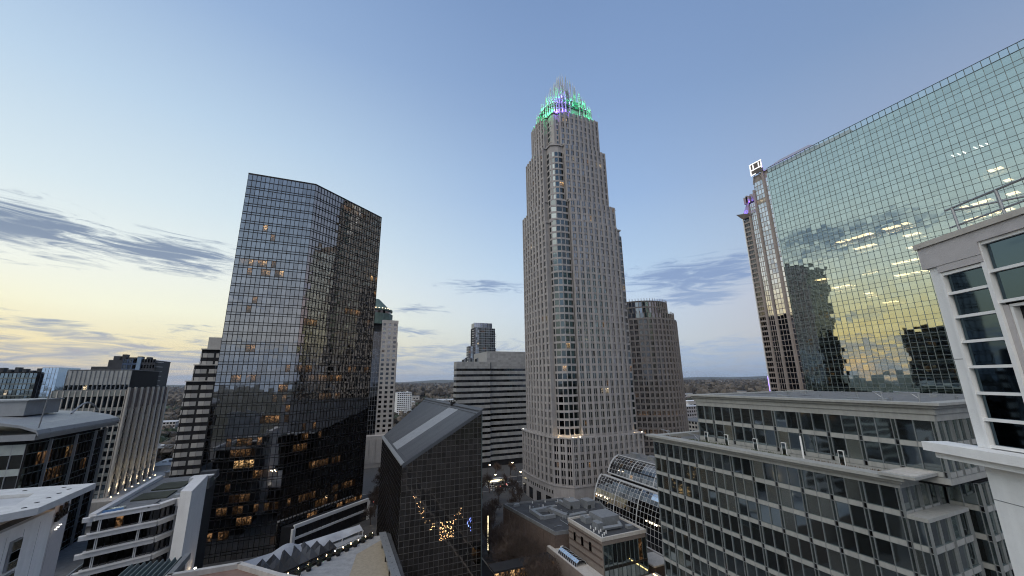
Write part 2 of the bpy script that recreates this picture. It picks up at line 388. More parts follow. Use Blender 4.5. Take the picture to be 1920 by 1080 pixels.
def inset_poly(poly, d):
    out = []; n = len(poly)
    for i in range(n):
        p, q, r = Vector(poly[i-1]), Vector(poly[i]), Vector(poly[(i+1) % n])
        e1 = (q-p).normalized(); e2 = (r-q).normalized(); n1 = Vector((-e1.y, e1.x)); n2 = Vector((-e2.y, e2.x))
        b = (n1+n2); b = b/(max(.2, b.dot(n1))) if b.length > 1e-6 else n1
        out.append((q.x+b.x*d, q.y+b.y*d))
    return out
def point_lamp(T, name, loc, col, w, rad=.25, spot=None, aim=None):
    l = bpy.data.lights.new(name, 'SPOT' if spot else 'POINT'); l.energy = w; l.color = col; l.shadow_soft_size = rad
    o = bpy.data.objects.new(name, l); COL.objects.link(o); o.parent = T.root; o.location = [a-b for a, b in zip(loc, T.loc)]
    if spot:
        l.spot_size = R(spot); l.spot_blend = .6
        o.rotation_euler = (Vector(aim)-Vector(loc)).to_track_quat('-Z', 'Y').to_euler()
    return o

# ================================================================== SETTING
gm = pmat('distant soil and scrub', (.055, .058, .045), .95, var=.45, scale=.01)
structure('ground', MB().box(-18500, 18500, -6000, 18500, -2, -.05), gm)
structure('pavement', MB().box(-330, 420, -160, 420, -.6, 0.0), PAVE)
structure('street', MB().box(-330, 420, 227, 251, -.3, .004), ASPH)
structure('street', MB().box(44.2, 50.6, -160, 226.9, -.3, .004), ASPH)
structure('street', MB().box(66, 80, 251.1, 420, -.3, .004), ASPH)
mk = MB()
for x in range(-300, 400, 9): mk.box(x, x+3.2, 238.9, 239.15, .0, .009)
for y in range(-140, 222, 9): mk.box(47.3, 47.45, y, y+3.2, .0, .009)
for k in range(9): mk.box(44.6+k*.65, 44.95+k*.65, 221.5, 225.5, .0, .0095)
for k in range(9): mk.box(84, 88, 229+k*2.4, 230.2+k*2.4, .0, .0095)
structure('lane_marking', mk, PAINT)
kb = MB()
for (x0, x1, y0, y1) in ((-330, 47.6, 226.5, 226.9), (62.4, 420, 226.5, 226.9), (-330, 65.5, 251.1, 251.5), (80.5, 420, 251.1, 251.5), (43.6, 44.1, -160, 226.4), (50.7, 51.1, -160, 226.4)):
    kb.box(x0, x1, y0, y1, -.1, .13)
structure('kerb', kb, CONC)
# rolling wooded horizon
hl = MB(); hp = []
rg = random.Random(3)
for k in range(141):
    a = R(-50 + k); d = 15000
    h = 46 + 16*math.sin(k*.31) + 10*math.sin(k*.83+1) + 26*math.exp(-((k-50-13.5)/2.2)**2) + 25*math.exp(-((k-50-47)/4)**2)
    hp.append((math.sin(a), math.cos(a), h))
for (a, b) in zip(hp, hp[1:]):
    for (d0, z0f), (d1, z1f) in (((8500, 0), (12000, .75)), ((12000, .75), (14000, 1)), ((14000, 1), (16500, .3))):
        hl.quad((a[0]*d0, a[1]*d0, a[2]*z0f-1), (b[0]*d0, b[1]*d0, b[2]*z0f-1), (b[0]*d1, b[1]*d1, b[2]*z1f-1), (a[0]*d1, a[1]*d1, a[2]*z1f-1))
structure('hills', hl, pmat('wooded hills', (.05, .06, .05), .95, var=.4, scale=.004), smooth=True)

# ================================================================== LEFT DARK GLASS TOWER
T = Thing('glass_office_tower', 'tall dark mirror-glass office tower with an angled corner, tallest on the left', 'office tower', (-16, 203, 0))
poly = [(-45, 184.5), (-18.6, 184.5), (12.9, 212.5), (12.9, 221), (-45, 221)]
T.part('core', MB().prism(inset_poly(poly, .5), 0, 150.6), CORE)
rows = [(2.0, 'p')] + [(1.0, 'p'), (2.95, 'p')]*37 + [(2.85, 'p')]
f1, f2 = line(poly[0], poly[1], 16), line(poly[1], poly[2], 26)
dn = lambda t: .30 if t < .12 else .24 if t < .22 else .20 if t < .48 else .10 if t < .75 else .03
lmats = (LIT_D, LIT_D, LIT_E, LIT_E, LIT_E, LIT_W)
l1 = lit_map(11, 16, 38, lambda t: dn(t)*1.0, (2, 7), .7, lmats); l2 = lit_map(12, 26, 38, lambda t: dn(t)*1.1, (3, 11), .7, lmats)
for q, j in ((3, 27), (5, 27), (6, 27), (8, 27), (3, 26), (6, 26), (7, 26), (9, 26), (10, 26), (4, 22), (5, 23), (7, 30), (5, 31)): l1[(q, j)] = LIT_D if (q+j) % 3 else LIT_W
pk = lambda lm: (lambda i, j, k: lm.get((i, (j-1)//2), G_BRONZE) if (j >= 1 and j % 2 == 0) else G_BRONZE)
facade(T, f1, 0, rows, (.19, .07, MULL), (.24, .09, MULL), inset=.08, pick=pk(l1), jit=.0035)
facade(T, f2, 0, rows, (.19, .07, MULL), (.24, .09, MULL), inset=.08, pick=pk(l2), jit=.004)
T.part('side_wall', MB().seg((-45, 221), (-45, 184.6), -.4, 0, 0, 150.9), G_BRONZE)
T.part('side_wall', MB().seg((12.9, 212.6), (12.9, 221), -.4, 0, 0, 150.9), G_BRONZE)
T.part('roof_cap', MB().prism(inset_poly(poly, -.06), 150.95, 151.5), MULL)
# two-storey lobby with white frame bands below the angled side
q0, q1 = (-12.5, 183.5), (15.6, 208.4)
T.part('lobby_block', MB().prism([q0, q1, (13.2, 211.5), (-17, 185.2)], 0, 8.4), CORE)
facade(T, line(q0, q1, 18), .6, [(3.0, 'p'), (1.0, 's'), (3.0, 'p')], (.28, .12, MULL), None, (.1, WTRIM), .1, 1, pick=lambda i, j, k: emat('lobby glow', (1, .56, .22), .75) if (j == 0 and 3 < i < 14) else emat('dim lobby glow', (1, .56, .22), .3) if (j == 2 and i % 3) else G_DARK, pane_name='lobby_pane', pane_force=True)
T.part('white_frame', MB().seg(q0, q1, -.5, .45, 7.7, 8.9), WTRIM)
T.part('white_frame', MB().seg(lerp(q0, q1, -.02), lerp(q0, q1, .012), -.5, .5, 0, 7.65), WTRIM)
T.part('white_frame', MB().seg(lerp(q0, q1, .985), lerp(q0, q1, 1.02), -.5, .5, 0, 7.65), WTRIM)
T.part('white_frame', MB().seg(lerp(q0, q1, .013), lerp(q0, q1, .984), -.4, .32, 3.7, 4.5), WTRIM)
T.finish(300, 8.0)

# ================================================================== DARK WEDGE
T = Thing('wedge_building', 'dark glass mid-rise with a steep slanted grey metal roof', 'office building', (30, 155, 0))
X0, X1, Y0, ZE, ZR = 18.2, 42.8, 125.0, 38.0, 52.2
Yb = lambda s: 189 + 33*s
Zs = lambda s: ZE + (ZR-ZE)*s
T.part('core', MB().prism([(X0+.5, Y0+.5), (X1-.5, Y0+.5), (X1-.5, 221), (X0+.5, 188.5)], 0, 0, [ZE-.6, ZR-.9, ZR-.9, ZE-.6]), CORE)
nc, rh = 17, 1.62; w = (X1-X0)/nc
rgw = random.Random(5); mull = T.mb('mullion', pmat('worn bronze mullion', (.12, .113, .106), .5, .3, var=.2), 'stuff')
spots = {(2, 17), (3, 16), (3, 15), (4, 15), (4, 14), (5, 13), (6, 12), (8, 12), (9, 12), (10, 12), (11, 13), (12, 13), (12, 14), (8, 11), (9, 11), (10, 11), (9, 10), (10, 10), (8, 10)}
for i in range(nc):
    for j in range(32):
        za, zb = j*rh+.05, (j+1)*rh-.03
        xa, xb = X0+i*w+.05, X0+(i+1)*w-.05
        t0, t1 = Zs((xa-X0)/(X1-X0))-.25, Zs((xb-X0)/(X1-X0))-.25
        if za > t0-.15: continue
        o = [rgw.gauss(0, .006) for _ in range(4)]
        T.piece('window_pane', [(xa, Y0+.08+o[0], za), (xb, Y0+.08+o[1], za), (xb, Y0+.08+o[2], min(zb, t1)), (xa, Y0+.08+o[3], min(zb, t0))], G_WEDGE)
    mull.seg((X0+i*w-.04, Y0), (X0+i*w+.04, Y0), -.2, .03, 0, Zs(i/nc)-.25)
for j in range(32):
    z = j*rh; s0 = max(0, (z-ZE)/(ZR-ZE)) if z > ZE else 0
    if s0 < .97: mull.seg((X0+s0*(X1-X0), Y0), (X1, Y0), -.2, .04, z-.04, z+.04)
T.part('corner_post', MB().seg((X1-.12, Y0), (X1+.12, Y0), -.4, .1, 0, ZR-.3), MULLG)
facade(T, line((X0, 189), (X0, Y0), 40), 0, [(1.58, 'p')]*24, (.09, .03, MULL), (.09, .04, MULL), inset=.08, pick=G_WEDGE, jit=.003, pane_name='side_pane')
T.part('side_wall', MB().seg((X1, Y0), (X1, 222), -.3, 0, 0, ZR-.3), G_WEDGE)
# glowing boxes just outside the panes imitate lights showing in the glass
for i, j in spots:
    for _ in range(3 if j > 12 else 9):
        x, z = X0+(i+rgw.random())*w, (j+rgw.random())*rh
        T.mb('amber_glow_box', emat('amber glow', (1, .58, .22), 2.6), 'stuff').box(x-(r7 := rgw.uniform(.03, .085)), x+r7, Y0-.12, Y0-.03, z-r7, z+r7)
for _ in range(16):
    x, z = X0+(13.8+rgw.random()*.9)*w, 17+rgw.random()*4.2
    T.mb('blue_glow_box', emat('blue glow', (.15, .25, 1), 1.6), 'stuff').box(x-.05, x+.05, Y0-.12, Y0-.03, z-.18, z+.18)
SEAM = pmat('slate metal roofing', (.07, .075, .085), .6, .1, var=.14, scale=.4, island=.3)
SEAML = pmat('pale metal roofing', (.24, .255, .275), .6, .1, var=.12, scale=.5)
def rp(s, y, lift=0): return (X0+s*(X1-X0), y, Zs(s)+lift)
def roofquad(name, ya, yb0, yb1, m, lift, s0=0, s1=1):
    a, b, c, d = rp(s0, ya, lift), rp(s1, ya, lift), rp(s1, yb1, lift), rp(s0, yb0, lift)
    lo = [(p[0], p[1], p[2]-.3) for p in (a, b, c, d)]
    return T.part(name, MB().hexa(lo+[a, b, c, d]), m)
roofquad('roof_deck', Y0+.1, 188.9, 221.8, SEAM, 0.0)
for k in range(11):
    ya = Y0+1.2+k*2; 
    if ya < 146: roofquad('roof_panel', ya, ya+1.96, ya+1.96, SEAM, .07, .06, .95)
for k in range(7): roofquad('roof_panel', 147.3+k*2, 149.26+k*2, 149.26+k*2, SEAML, .10, .05, .95)
for k in range(13):
    ya = 162+k*2; roofquad('roof_panel', ya, ya+1.96, ya+1.96, SEAM, .07, .06, .95)
for s0, s1, l in ((-.02, .02, .35), (.97, 1.02, .45), (.925, .945, .3)): roofquad('roof_trim', Y0-.2, 189+33*s0, 189+33*s1, METAL if s0 < .9 else SEAM, l, s0, s1)
for k in range(2):
    a, b = rp(-.02, Y0-.35+k*60, .5), rp(1.02, Y0-.35+k*60, .5)
T.part('rake_trim', MB().hexa([(*rp(0, Y0-.4)[:2], ZE-.8), (*rp(1, Y0-.4)[:2], ZR-.8), (*rp(1, Y0+.1)[:2], ZR-.8), (*rp(0, Y0+.1)[:2], ZE-.8), rp(0, Y0-.4, .3), rp(1, Y0-.4, .3), rp(1, Y0+.1, .3), rp(0, Y0+.1, .3)]), SEAM)
T.part('window_cleaning_hoist', MB().box(41.5, 43.4, 160, 161.2, 52, 53.4).tube((42.5, 160.5, 53.2), (43.8, 157.5, 54.4), .12).tube((42.5, 161, 53.2), (43.8, 164, 54.6), .12), MULL)
T.finish(300, 8.0)

# ================================================================== TALL STONE TOWER WITH CROWN
T = Thing('crowned_skyscraper', 'tallest granite skyscraper with setbacks and a green and violet lit crown of spires', 'skyscraper', (126, 197, 0))
SH = 3.9
STONE_D = pmat('dark granite spandrel', (.31, .29, .28), .7, var=.2, streak=.3, island=.4)  # slightly darker granite tone for the spandrels
G_BAY = glass('bay window glass', (.13, .15, .155), .05, .45, .3)
def gpick(seed, cols, rows, dens, base=G_TOWER):
    lm = lit_map(seed, cols, rows, dens, (1, 3), .7, (LIT_Y, LIT_Y, LIT_W, LIT_D)); return lambda i, j, k: (LIT_Y if False else lm.get((i*2+k, j//2), base))
def stone_face(p, q, n, bulge, z0, z1, seed, dens=.03, wp=1.25, ends=(True, True), gm=G_TOWER):
    nr = max(1, round((z1-z0)/SH)); h = (z1-z0)/nr
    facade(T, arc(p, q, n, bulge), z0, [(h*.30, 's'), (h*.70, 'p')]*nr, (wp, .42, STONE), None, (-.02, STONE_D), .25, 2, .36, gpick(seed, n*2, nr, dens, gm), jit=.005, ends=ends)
def bay_face(pts, z0, z1, seed, gm=None):
    gm = gm or G_BAY; nr = max(1, round((z1-z0)/SH)); h = (z1-z0)/nr
    lm = lit_map(seed, 12, nr, .03, (1, 3))
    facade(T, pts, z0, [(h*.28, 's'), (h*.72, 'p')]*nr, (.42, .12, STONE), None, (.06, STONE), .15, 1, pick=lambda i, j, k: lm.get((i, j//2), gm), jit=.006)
def tier(z0, z1, xw, yw0, yw1, ys, xs0, xs1, xe, yn, nw, ns, seed, bul=1.0):
    stone_face((xw, yw1), (xw, yw0), nw, bul, z0, z1, seed); stone_face((xs0, ys), (xs1, ys), ns, bul*1.3, z0, z1, seed+1)
    pl = [(xw, yw1), (xw, yw0), (xw+2.2, yw0), (xw+2.2, ys+4.2), (xs0-3.4, ys+2), (xs0, ys+2), (xs0, ys), (xs1, ys), (xs1, ys+2), (xe, ys+2), (xe, yn), (xw+3, yn)]
    T.part('core', MB().prism(inset_poly(pl, .5), z0, z1-.1), STONE)
    T.part('setback_ledge', MB().prism(inset_poly(pl, -.12), z1-.6, z1+.25), STONE)
# base
T.part('core', MB().prism([(100.2, 217), (100.2, 181.4), (106.6, 173.7), (149.4, 173.7), (149.4, 217)], 0, 32.8), CORE)
stone_face((99.6, 217), (99.6, 181), 9, 1.2, 11, 33, 31, .01, 1.3)
stone_face((99.6, 181), (106, 173), 3, 0, 11, 33, 32, .02, 1.2)
stone_face((106, 173), (150, 173), 13, 1.0, 11, 33, 33, .02, 1.3)
pl = [(99.2, 218)] + arc((99.2, 218), (99.2, 180.8), 8, 1.4)[1:] + [(105.7, 172.4), (150.5, 172.4), (150.5, 218)]
T.part('plinth', MB().prism(pl, 0, 11), STONE)
T.part('base_ledge', MB().prism(inset_poly(pl, -.25), 11, 11.5), STONE); T.part('base_ledge', MB().prism(inset_poly(pl, -.1), 33.0, 33.7), STONE)
wq = arc((99.2, 218), (99.2, 180.8), 16, 1.4)
for i in range(16):
    a, b = lerp(wq[i], wq[i+1], .32), lerp(wq[i], wq[i+1], .68)
    T.part('plinth_window', MB().seg(a, b, -.2, .06, 7.4, 8.9), G_DARK)
    if i % 4 == 1: T.part('arch_opening', MB().seg(wq[i], wq[i+2], -.2, .05, .2, 5.6), G_DARK)
tier(33.7, 150, 100, 181, 211.5, 174, 112.5, 144.5, 149, 217, 8, 9, 41)
bay_face([(102.2, 181), (102.2, 178.4), (104.2, 176.6), (106.4, 175.4), (109.1, 175.4), (112.3, 175.4)], 33.7, 150, 51)
bay_face([(144.7, 176), (146.9, 176), (149.1, 176)], 33.7, 146, 52)
tier(150, 163, 100, 181.5, 211.5, 174.2, 112.5, 144.2, 146.4, 216, 8, 9, 43)
bay_face([(102.2, 181), (102.2, 178.4), (104.8, 176.6), (108.4, 176), (112.3, 176)], 150.3, 162.5, 53)
tier(163.3, 200, 101.5, 184, 207.8, 175.4, 111.5, 141, 142.6, 212, 7, 9, 45)
bay_face([(103.7, 184), (103.7, 180.6), (106, 178.4), (108.1, 177.4), (111.3, 177.4)], 163.3, 195, 54)
tier(200.3, 224, 104, 186, 203.5, 177.5, 110.5, 138.8, 140, 207, 6, 9, 47)
bay_face([(106.2, 186), (106.2, 182.8), (107.1, 181.7), (108, 180.4), (110.3, 179.5)], 200.3, 219, 55)
for x, y in ((100.1, 217.6), (106.4, 172.9), (110.5, 172.9), (149.3, 172.9)):
    T.part('ledge_lamp', MB().box(x-.14, x+.14, y-.4, y-.15, 33.75, 34.0), BULBW)
# warm flood lamps washing the glass bays above the podium
for x, y in ((101.6, 178.6), (104.5, 174.9), (108.5, 173.9), (111.5, 173.9), (145.2, 174.4)):
    point_lamp(T, 'flood_lamp', (x-.3, y-.5, 34.4), (1, .72, .38), 110, .15)
# crown of spires
FIN = pmat('pale steel spire', (.50, .52, .53), .45, .2, var=.08)
cx, cy = 122.3, 191.6; rgc = random.Random(2)
def sup(hx, hy, t):
    c, s_ = math.cos(t), math.sin(t); e = 2/3.4
    return cx+hx*math.copysign(abs(c)**e, c), cy+hy*math.copysign(abs(s_)**e, s_)
rings = [(16.9, 13.7, 223.6, 236, 44), (14.0, 11.3, 226, 243.5, 38), (11.0, 8.9, 230, 250.5, 30), (8.0, 6.5, 236, 256.5, 24), (5.2, 4.2, 243, 261.5, 16), (2.6, 2.1, 250, 265.5, 9)]
for hx, hy, zb, zt, n in rings:
    for k in range(n):
        x, y = sup(hx, hy, 2*math.pi*(k+.5)/n); h = zt+rgc.uniform(-1.1, .9); w_ = .30 if zt < 248 else .18
        m = MB().box(x-w_, x+w_, y-w_, y+w_, zb, h-3); m.tube((x, y, h-3), (x, y, h), .17, .02, 5)
        T.part('spire', m, FIN)
    T.part('crown_drum', MB().prism([sup(hx-.9, hy-.9, 2*math.pi*k/28) for k in range(28)], zb, zb+(zt-zb)*.45), pmat('crown wall', (.26, .27, .27), .5, .2, var=.15))
    T.part('crown_hoop', MB().prism([sup(hx+.05, hy+.05, 2*math.pi*k/28) for k in range(28)], zb+(zt-zb)*.62, zb+(zt-zb)*.62+.22), FIN) if zt < 249 else None
for (hx, hy, z, n, w_) in ((18.6, 15.2, 225.2, 22, 800), (15.6, 12.6, 232.6, 18, 800), (12.6, 10.2, 239.0, 14, 600), (9.6, 7.8, 246.2, 9, 300)):
    for k in range(n):
        x, y = sup(hx, hy, 2*math.pi*(k+.5)/n)
        if y-cy > 6 and x-cx > -9: continue
        viol = -2.45 < math.atan2(y-cy, x-cx) < -1.9
        point_lamp(T, 'crown_lamp', (x, y, z), (.26, .14, 1) if viol else (.06, 1, .38), w_*(1.6 if viol else 1), .5)
T.finish(300, 9.0)

# ================================================================== ROUND DARK TOWER
T = Thing('round_stone_tower', 'rounded brown stone tower with a finned parapet, right of the tallest skyscraper', 'office tower', (212, 239, 0))
def ringpts(cx, cy, r, a0, a1, n): return [(cx+r*math.cos(R(a0+(a1-a0)*i/n)), cy+r*math.sin(R(a0+(a1-a0)*i/n))) for i in range(n+1)]
BST = pmat('brown granite', (.235, .21, .195), .7, var=.2, streak=.4)
def full(cx, cy, r, n=48): return ringpts(cx, cy, r, 0, 360, n)[:-1]
T.part('core', MB().prism(full(212, 239, 27.4), 0, 103), CORE)
rp_ = ringpts(212, 239, 28, 140, 325, 27)
lm = lit_map(61, 27, 26, .02, (2, 10), .8, (LIT_D, LIT_D, LIT_Y)); 
for q in range(4, 24): lm[(q, 9)] = LIT_D
facade(T, rp_, 0, [(1.3, 's'), (2.66, 'p')]*26, (1.1, .5, BST), None, (.06, BST), .2, 3, .22, lambda i, j, k: lm.get((i, j//2), G_DARK) if (i*7+j*3+k) % 5 or (i, j//2) not in lm else G_DARK, jit=.006)
T.part('shoulder', MB().prism(full(212, 239, 28.3), 103, 104), BST)
T.part('core', MB().prism(full(212, 239, 21.6), 104, 117), CORE)
facade(T, ringpts(212, 239, 26.5, 140, 325, 30), 103.5, [(1.2, 's'), (3.6, 'p')], (.5, .5, BST), None, (.05, BST), .2, 1, pick=G_TOWER)
facade(T, ringpts(212, 239, 22.5, 140, 325, 30), 104, [(1.0, 's'), (3.4, 'p'), (.6, 's'), (3.6, 'p'), (1, 's'), (3.4, 'p'), (.5, 's')], (.4, .4, BST), None, (.05, BST), .2, 1, pick=G_TOWER)
T.part('roof_cap', MB().prism(full(212, 239, 22.8), 117.5, 118), BST)
for r, z, n in ((22.6, 118, 34), (26.8, 108, 38)):
    for (x, y) in ringpts(212, 239, r, 140, 325, n): T.part('parapet_fin', MB().box(x-.14, x+.14, y-.14, y+.14, z, z+1.7), BST)
T.finish(300, 9)

# ================================================================== STRIPED OFFICE BLOCK (behind wedge)
def strip_block(T, pts, z0, nst, h, bandm, lit, seed, gm=G_STRIP, wh=.42):
    n = len(pts)-1
    for s in range(n):
        p, q = pts[s], pts[s+1]; nc = max(1, round(math.dist(p, q)/2.2)); lmp = lit_map(seed+s, nc, nst, lit, (2, 8), .7, (LIT_D, LIT_D, LIT_W, LIT_Y))
        facade(T, line(p, q, nc), z0, [(h*(1-wh), 's'), (h*wh, 'p')]*nst, (.1, -.12, MULL), None, (.12, bandm), .3, 1, pick=lambda i, j, k: lmp.get((i, j//2), gm), jit=.006)
        for j in range(nst): pass
GRP = pmat('grey precast panel', (.34, .338, .33), .8, var=.16, streak=.4, island=.35)
T = Thing('striped_office_block', 'grey office block of horizontal stripes between the wedge roof and the tallest skyscraper', 'office block', (110, 300, 0))
T.part('core', MB().prism([(77.5, 284), (103.5, 284), (103.5, 287.5), (150, 287.5), (150, 330), (110, 330), (88, 291), (77.5, 291)], 0, 75), CORE)
strip_block(T, [(77, 291), (77, 283.4), (103.6, 283.4), (105.4, 287), (150.5, 287)], 4, 16, 4.15, GRP, .03, 71)
zt = 4+16*4.15
facade(T, line((77, 291), (77, 283.4), 4), zt, [(1.7, 's')]*3, (.05, .05, MULLL), None, (.14, GRP), .3, span_piece=True)
facade(T, line((77, 283.4), (103.6, 283.4), 12), zt, [(1.7, 's')]*3, (.05, .05, MULLL), None, (.14, GRP), .3, span_piece=True)
facade(T, line((105.4, 287), (150.5, 287), 18), zt, [(1.7, 's')]*3, (.05, .05, MULLL), None, (.14, GRP), .3, span_piece=True)
T.part('roof_deck', MB().prism([(77.2, 284), (103.5, 284), (105.5, 287.5), (150, 287.5), (150, 330), (110, 330), (88, 291), (77.2, 291)], 75, 75.4), ROOFM)
T.part('penthouse', MB().box(104, 149, 291, 326, 75.4, 84), GRP)
facade(T, line((103.6, 290.8), (149, 290.8), 20), 75.6, [(1.7, 's')]*5, (.06, .05, MULLL), None, (.14, GRP), .15, span_piece=True)
for k in range(8):
    T.part('rooftop_unit', MB().box(82+k*1.7, 83.2+k*1.7, 285.5+(k % 3)*1.5, 287+(k % 3)*1.5, 75.4, 77+(k*37 % 5)*.4), METAL if k % 2 else ROOFD)
T.finish(300, 9)

# ================================================================== CONDO TOWER BEHIND
T = Thing('condo_tower', 'slim glass apartment tower with balconies rising behind the striped office block', 'apartment tower', (178, 535, 0))
T.part('core', MB().prism([(158.5, 520.5), (198.5, 520.5), (198.5, 548), (178, 548), (158.5, 530)], 0, 106), CORE)
for p, q, n, z1 in (((158, 530), (158, 520), 4, 108), ((158, 520), (170, 520), 4, 108), ((165, 519), (197, 519), 12, 134)):
    nr = int(z1/3.4); lmq = lit_map(77, n, nr, .03, (1, 2))
    facade(T, line(p, q, n), z1-nr*3.4, [(.7, 's'), (2.7, 'p')]*nr, (.3, .1, MULLL), None, (.12, MULLL), .2, 1, pick=lambda i, j, k: lmq.get((i, j//2), G_BLUE if i % 3 else G_DARK))
for j in range(9): T.part('balcony', MB().box(156.6, 158, 522, 527, 100.5-j*3.4, 101.1-j*3.4), WTRIM)
for j in range(9): T.part('balcony', MB().box(196.8, 199.5, 519.5, 524, 126-j*3.4, 126.7-j*3.4), WTRIM)
for j in range(7): T.part('balcony', MB().box(163.6, 165.2, 519.5, 523, 130-j*3.4, 130.7-j*3.4), WTRIM)
T.part('upper_core', MB().box(165.4, 196.6, 519.6, 535, 100, 133.8), CORE)
T.part('crown_screen', MB().box(166, 193, 521, 534, 134, 135), MULLL)
facade(T, line((166, 520.6), (193, 520.6), 9), 135, [(6.5, 'p')], (.6, .2, MULLL), None, None, .2, 1, pick=glass('sky blue screen glass', (.6, .72, .85), .1, .2, 0))
T.part('crown_screen', MB().box(166, 193, 521.2, 534, 135, 141), MULLL)
T.finish(60, 9)

# ================================================================== DOMED TOWER BEHIND LEFT TOWER
T = Thing('domed_stone_tower', 'pale stone tower with a green domed top, peeking out right of the dark mirror-glass tower', 'office tower', (24, 345, 0))
T.part('core', MB().box(8, 39, 330.5, 360, 22, 110), CORE)
lmq = lit_map(81, 3, 24, .03, (1, 1))
facade(T, [(26.2, 329.8), (30.4, 329.8), (34.6, 329.8), (38.9, 329.8)], 22, [(1.6, 's'), (2.0, 'p')]*24, (2.0, .15, STONE_L), None, (.1, STONE_L), .3, 1, pick=lambda i, j, k: lmq.get((i, j//2), G_STRIP if j < 30 else G_TOWER), jit=.006)  # brighter glass in the upper rows stands in for reflected sky
facade(T, line((8, 330), (26, 330), 10), 22, [(3.6, 'p')]*22, (.15, .05, MULLL), (.15, .05, MULLL), None, .2, 1, pick=G_DARK)
T.part('east_wall', MB().box(39, 39.4, 330, 360, 0, 93), STONE_L); T.part('parapet', MB().box(26, 39.1, 329.6, 360, 108.4, 111), STONE_L)
GRN = pmat('patina copper', (.13, .18, .155), .6, .3, var=.2); 
T.part('drum', MB().cyl(20, 344, 15.5, 108, 117, 40), GRN); T.part('drum_band', MB().cyl(20, 344, 14, 117, 119.5, 40), G_DARK); T.part('drum_ledge', MB().cyl(20, 344, 15.2, 119.5, 121, 40), GRN)
dome_ = T.part('dome', MB().cyl(20, 344, 13.6, 121, 130.5, 40, 4), GRN)
for k in range(16):
    a = R(180+k*11.5); T.part('dome_lamp', MB().box(20+13.9*math.cos(a)-.2, 20+13.9*math.cos(a)+.2, 344+13.9*math.sin(a)-.2, 344+13.9*math.sin(a)+.2, 121, 121.5), BULB, dome_)
T.part('podium', MB().box(2, 42, 322, 362, 0, 22), STONE_L)
for k in range(8): T.part('podium_panel', MB().box(3+k*4.8, 7.2+k*4.8, 321.6, 322, 3, 20), STONE_L)
T.finish(300, 8)

# ================================================================== FLARED TOWER BEHIND GREEN GLASS
T = Thing('flared_top_tower', 'brown stone tower with flared violet-lit roofline and white square sign, behind the green glass tower', 'office tower', (335, 175, 0))
HST = pmat('rose granite', (.30, .255, .23), .7, var=.15, streak=.3)
T.part('core', MB().box(305.6, 370, 120, 203, 0, 192), CORE); T.part('core', MB().box(305.6, 366, 120, 196.5, 192, 206), CORE); T.part('attic', MB().box(305.6, 364, 120, 189.5, 206, 226), HST)
G_HS = glass('bright window glass', (.55, .58, .61), .03, .3, .2)
lmq = lit_map(91, 8, 48, .02, (1, 2))
facade(T, line((305, 203), (305, 197.6), 1), 0, [(1.3, 's'), (2.7, 'p')]*48, (.35, .1, HST), None, (.25, HST), .3, 3, .2, lambda i, j, k: lmq.get((k, j//2), G_STRIP), jit=.006)
facade(T, line((305, 196.2), (305, 190.8), 1), 0, [(.5, 's'), (3.5, 'p')]*51, (.3, .1, HST), None, (-.05, HST), .15, 3, .35, G_HS, jit=.006)
facade(T, line((305, 189.4), (305, 181.6), 1), 0, [(.5, 's'), (3.5, 'p')]*55, (.3, .1, HST), None, (-.05, HST), .15, 3, .35, lambda i, j, k: LIT_Y if j//2 == 50 else G_HS, jit=.006)
facade(T, line((305, 180), (305, 118), 10), 0, [(.5, 's'), (3.5, 'p')]*55, (.9, .3, HST), None, (-.05, HST), .15, 3, .35, G_HS, jit=.006)
for y0, y1, z in ((197.5, 196.2, 212), (190.8, 189.4, 214), (181.6, 180.0, 230)): T.part('pilaster', MB().seg((305, y0), (305, y1), -.4, 1.0, 0, z), HST)
T.part('corner_fin', MB().seg((305, 203.5), (305, 203), -.4, .7, 0, 194), WTRIM)
T.part('flared_cornice', MB().hexa([(304.5, 196, 193), (312, 196, 193), (312, 203.5, 193), (304.5, 203.5, 193), (302.5, 196, 195.5), (312, 196, 196), (312, 206, 197.5), (301.5, 206.5, 198)]), HST)
for ya, yb, z in ((196.2, 190.8, 203), (189.4, 181.6, 219)):
    m = MB(); mid = (ya+yb)/2
    for a in (ya, yb):
        for k in range(5):
            t0, t1 = k/5, (k+1)/5; f = lambda t: (a+(mid-a)*t**1.7, z+9*t**.8)
            m.tube((304.6, *f(t0)), (304.6, *f(t1)), .3, .3, 5)
    T.part('pointed_arch', m, HST)
T.part('stair_turret', MB().box(304, 311, 194.5, 199.5, 205, 211), HST)
RFV = pmat('grey standing seam', (.34, .335, .35), .5, .2, var=.12)
def slope(a, b, c, d, name='roof_slope'): return T.part(name, MB().hexa([(p[0], p[1], p[2]-.5) for p in (a, b, c, d)]+[a, b, c, d]), RFV)
slope((304.6, 203, 195), (304.6, 203, 195.2), (309, 194, 212), (309, 197, 212))
T.part('roof_slope', MB().hexa([(304.8, 190, 195), (313, 190, 195), (313, 204, 195), (304.8, 204, 195), (307, 191, 213), (312, 191, 213), (312, 195.5, 213), (307, 195.5, 213)]), RFV)
T.part('roof_slope', MB().hexa([(304.6, 140, 226), (350, 140, 226), (350, 184, 226), (304.6, 184, 226), (320, 152, 237.5), (338, 152, 237.5), (338, 174, 237.5), (320, 174, 237.5)]), RFV)
for p, w_ in (((302.5, 200.5, 199), 700), ((303, 194.5, 206), 700), ((303, 178, 231), 650), ((303.5, 171, 232), 650), ((303.5, 164, 232), 650), ((303.5, 157, 232), 550), ((303.5, 150, 232), 550)):
    point_lamp(T, 'violet_lamp', p, (.22, .08, 1), w_, .3)
T.part('neon_strip', MB().seg((305, 204), (305, 203.6), .3, .6, 0, 62), emat('violet tube', (.35, .2, 1), 2.2))
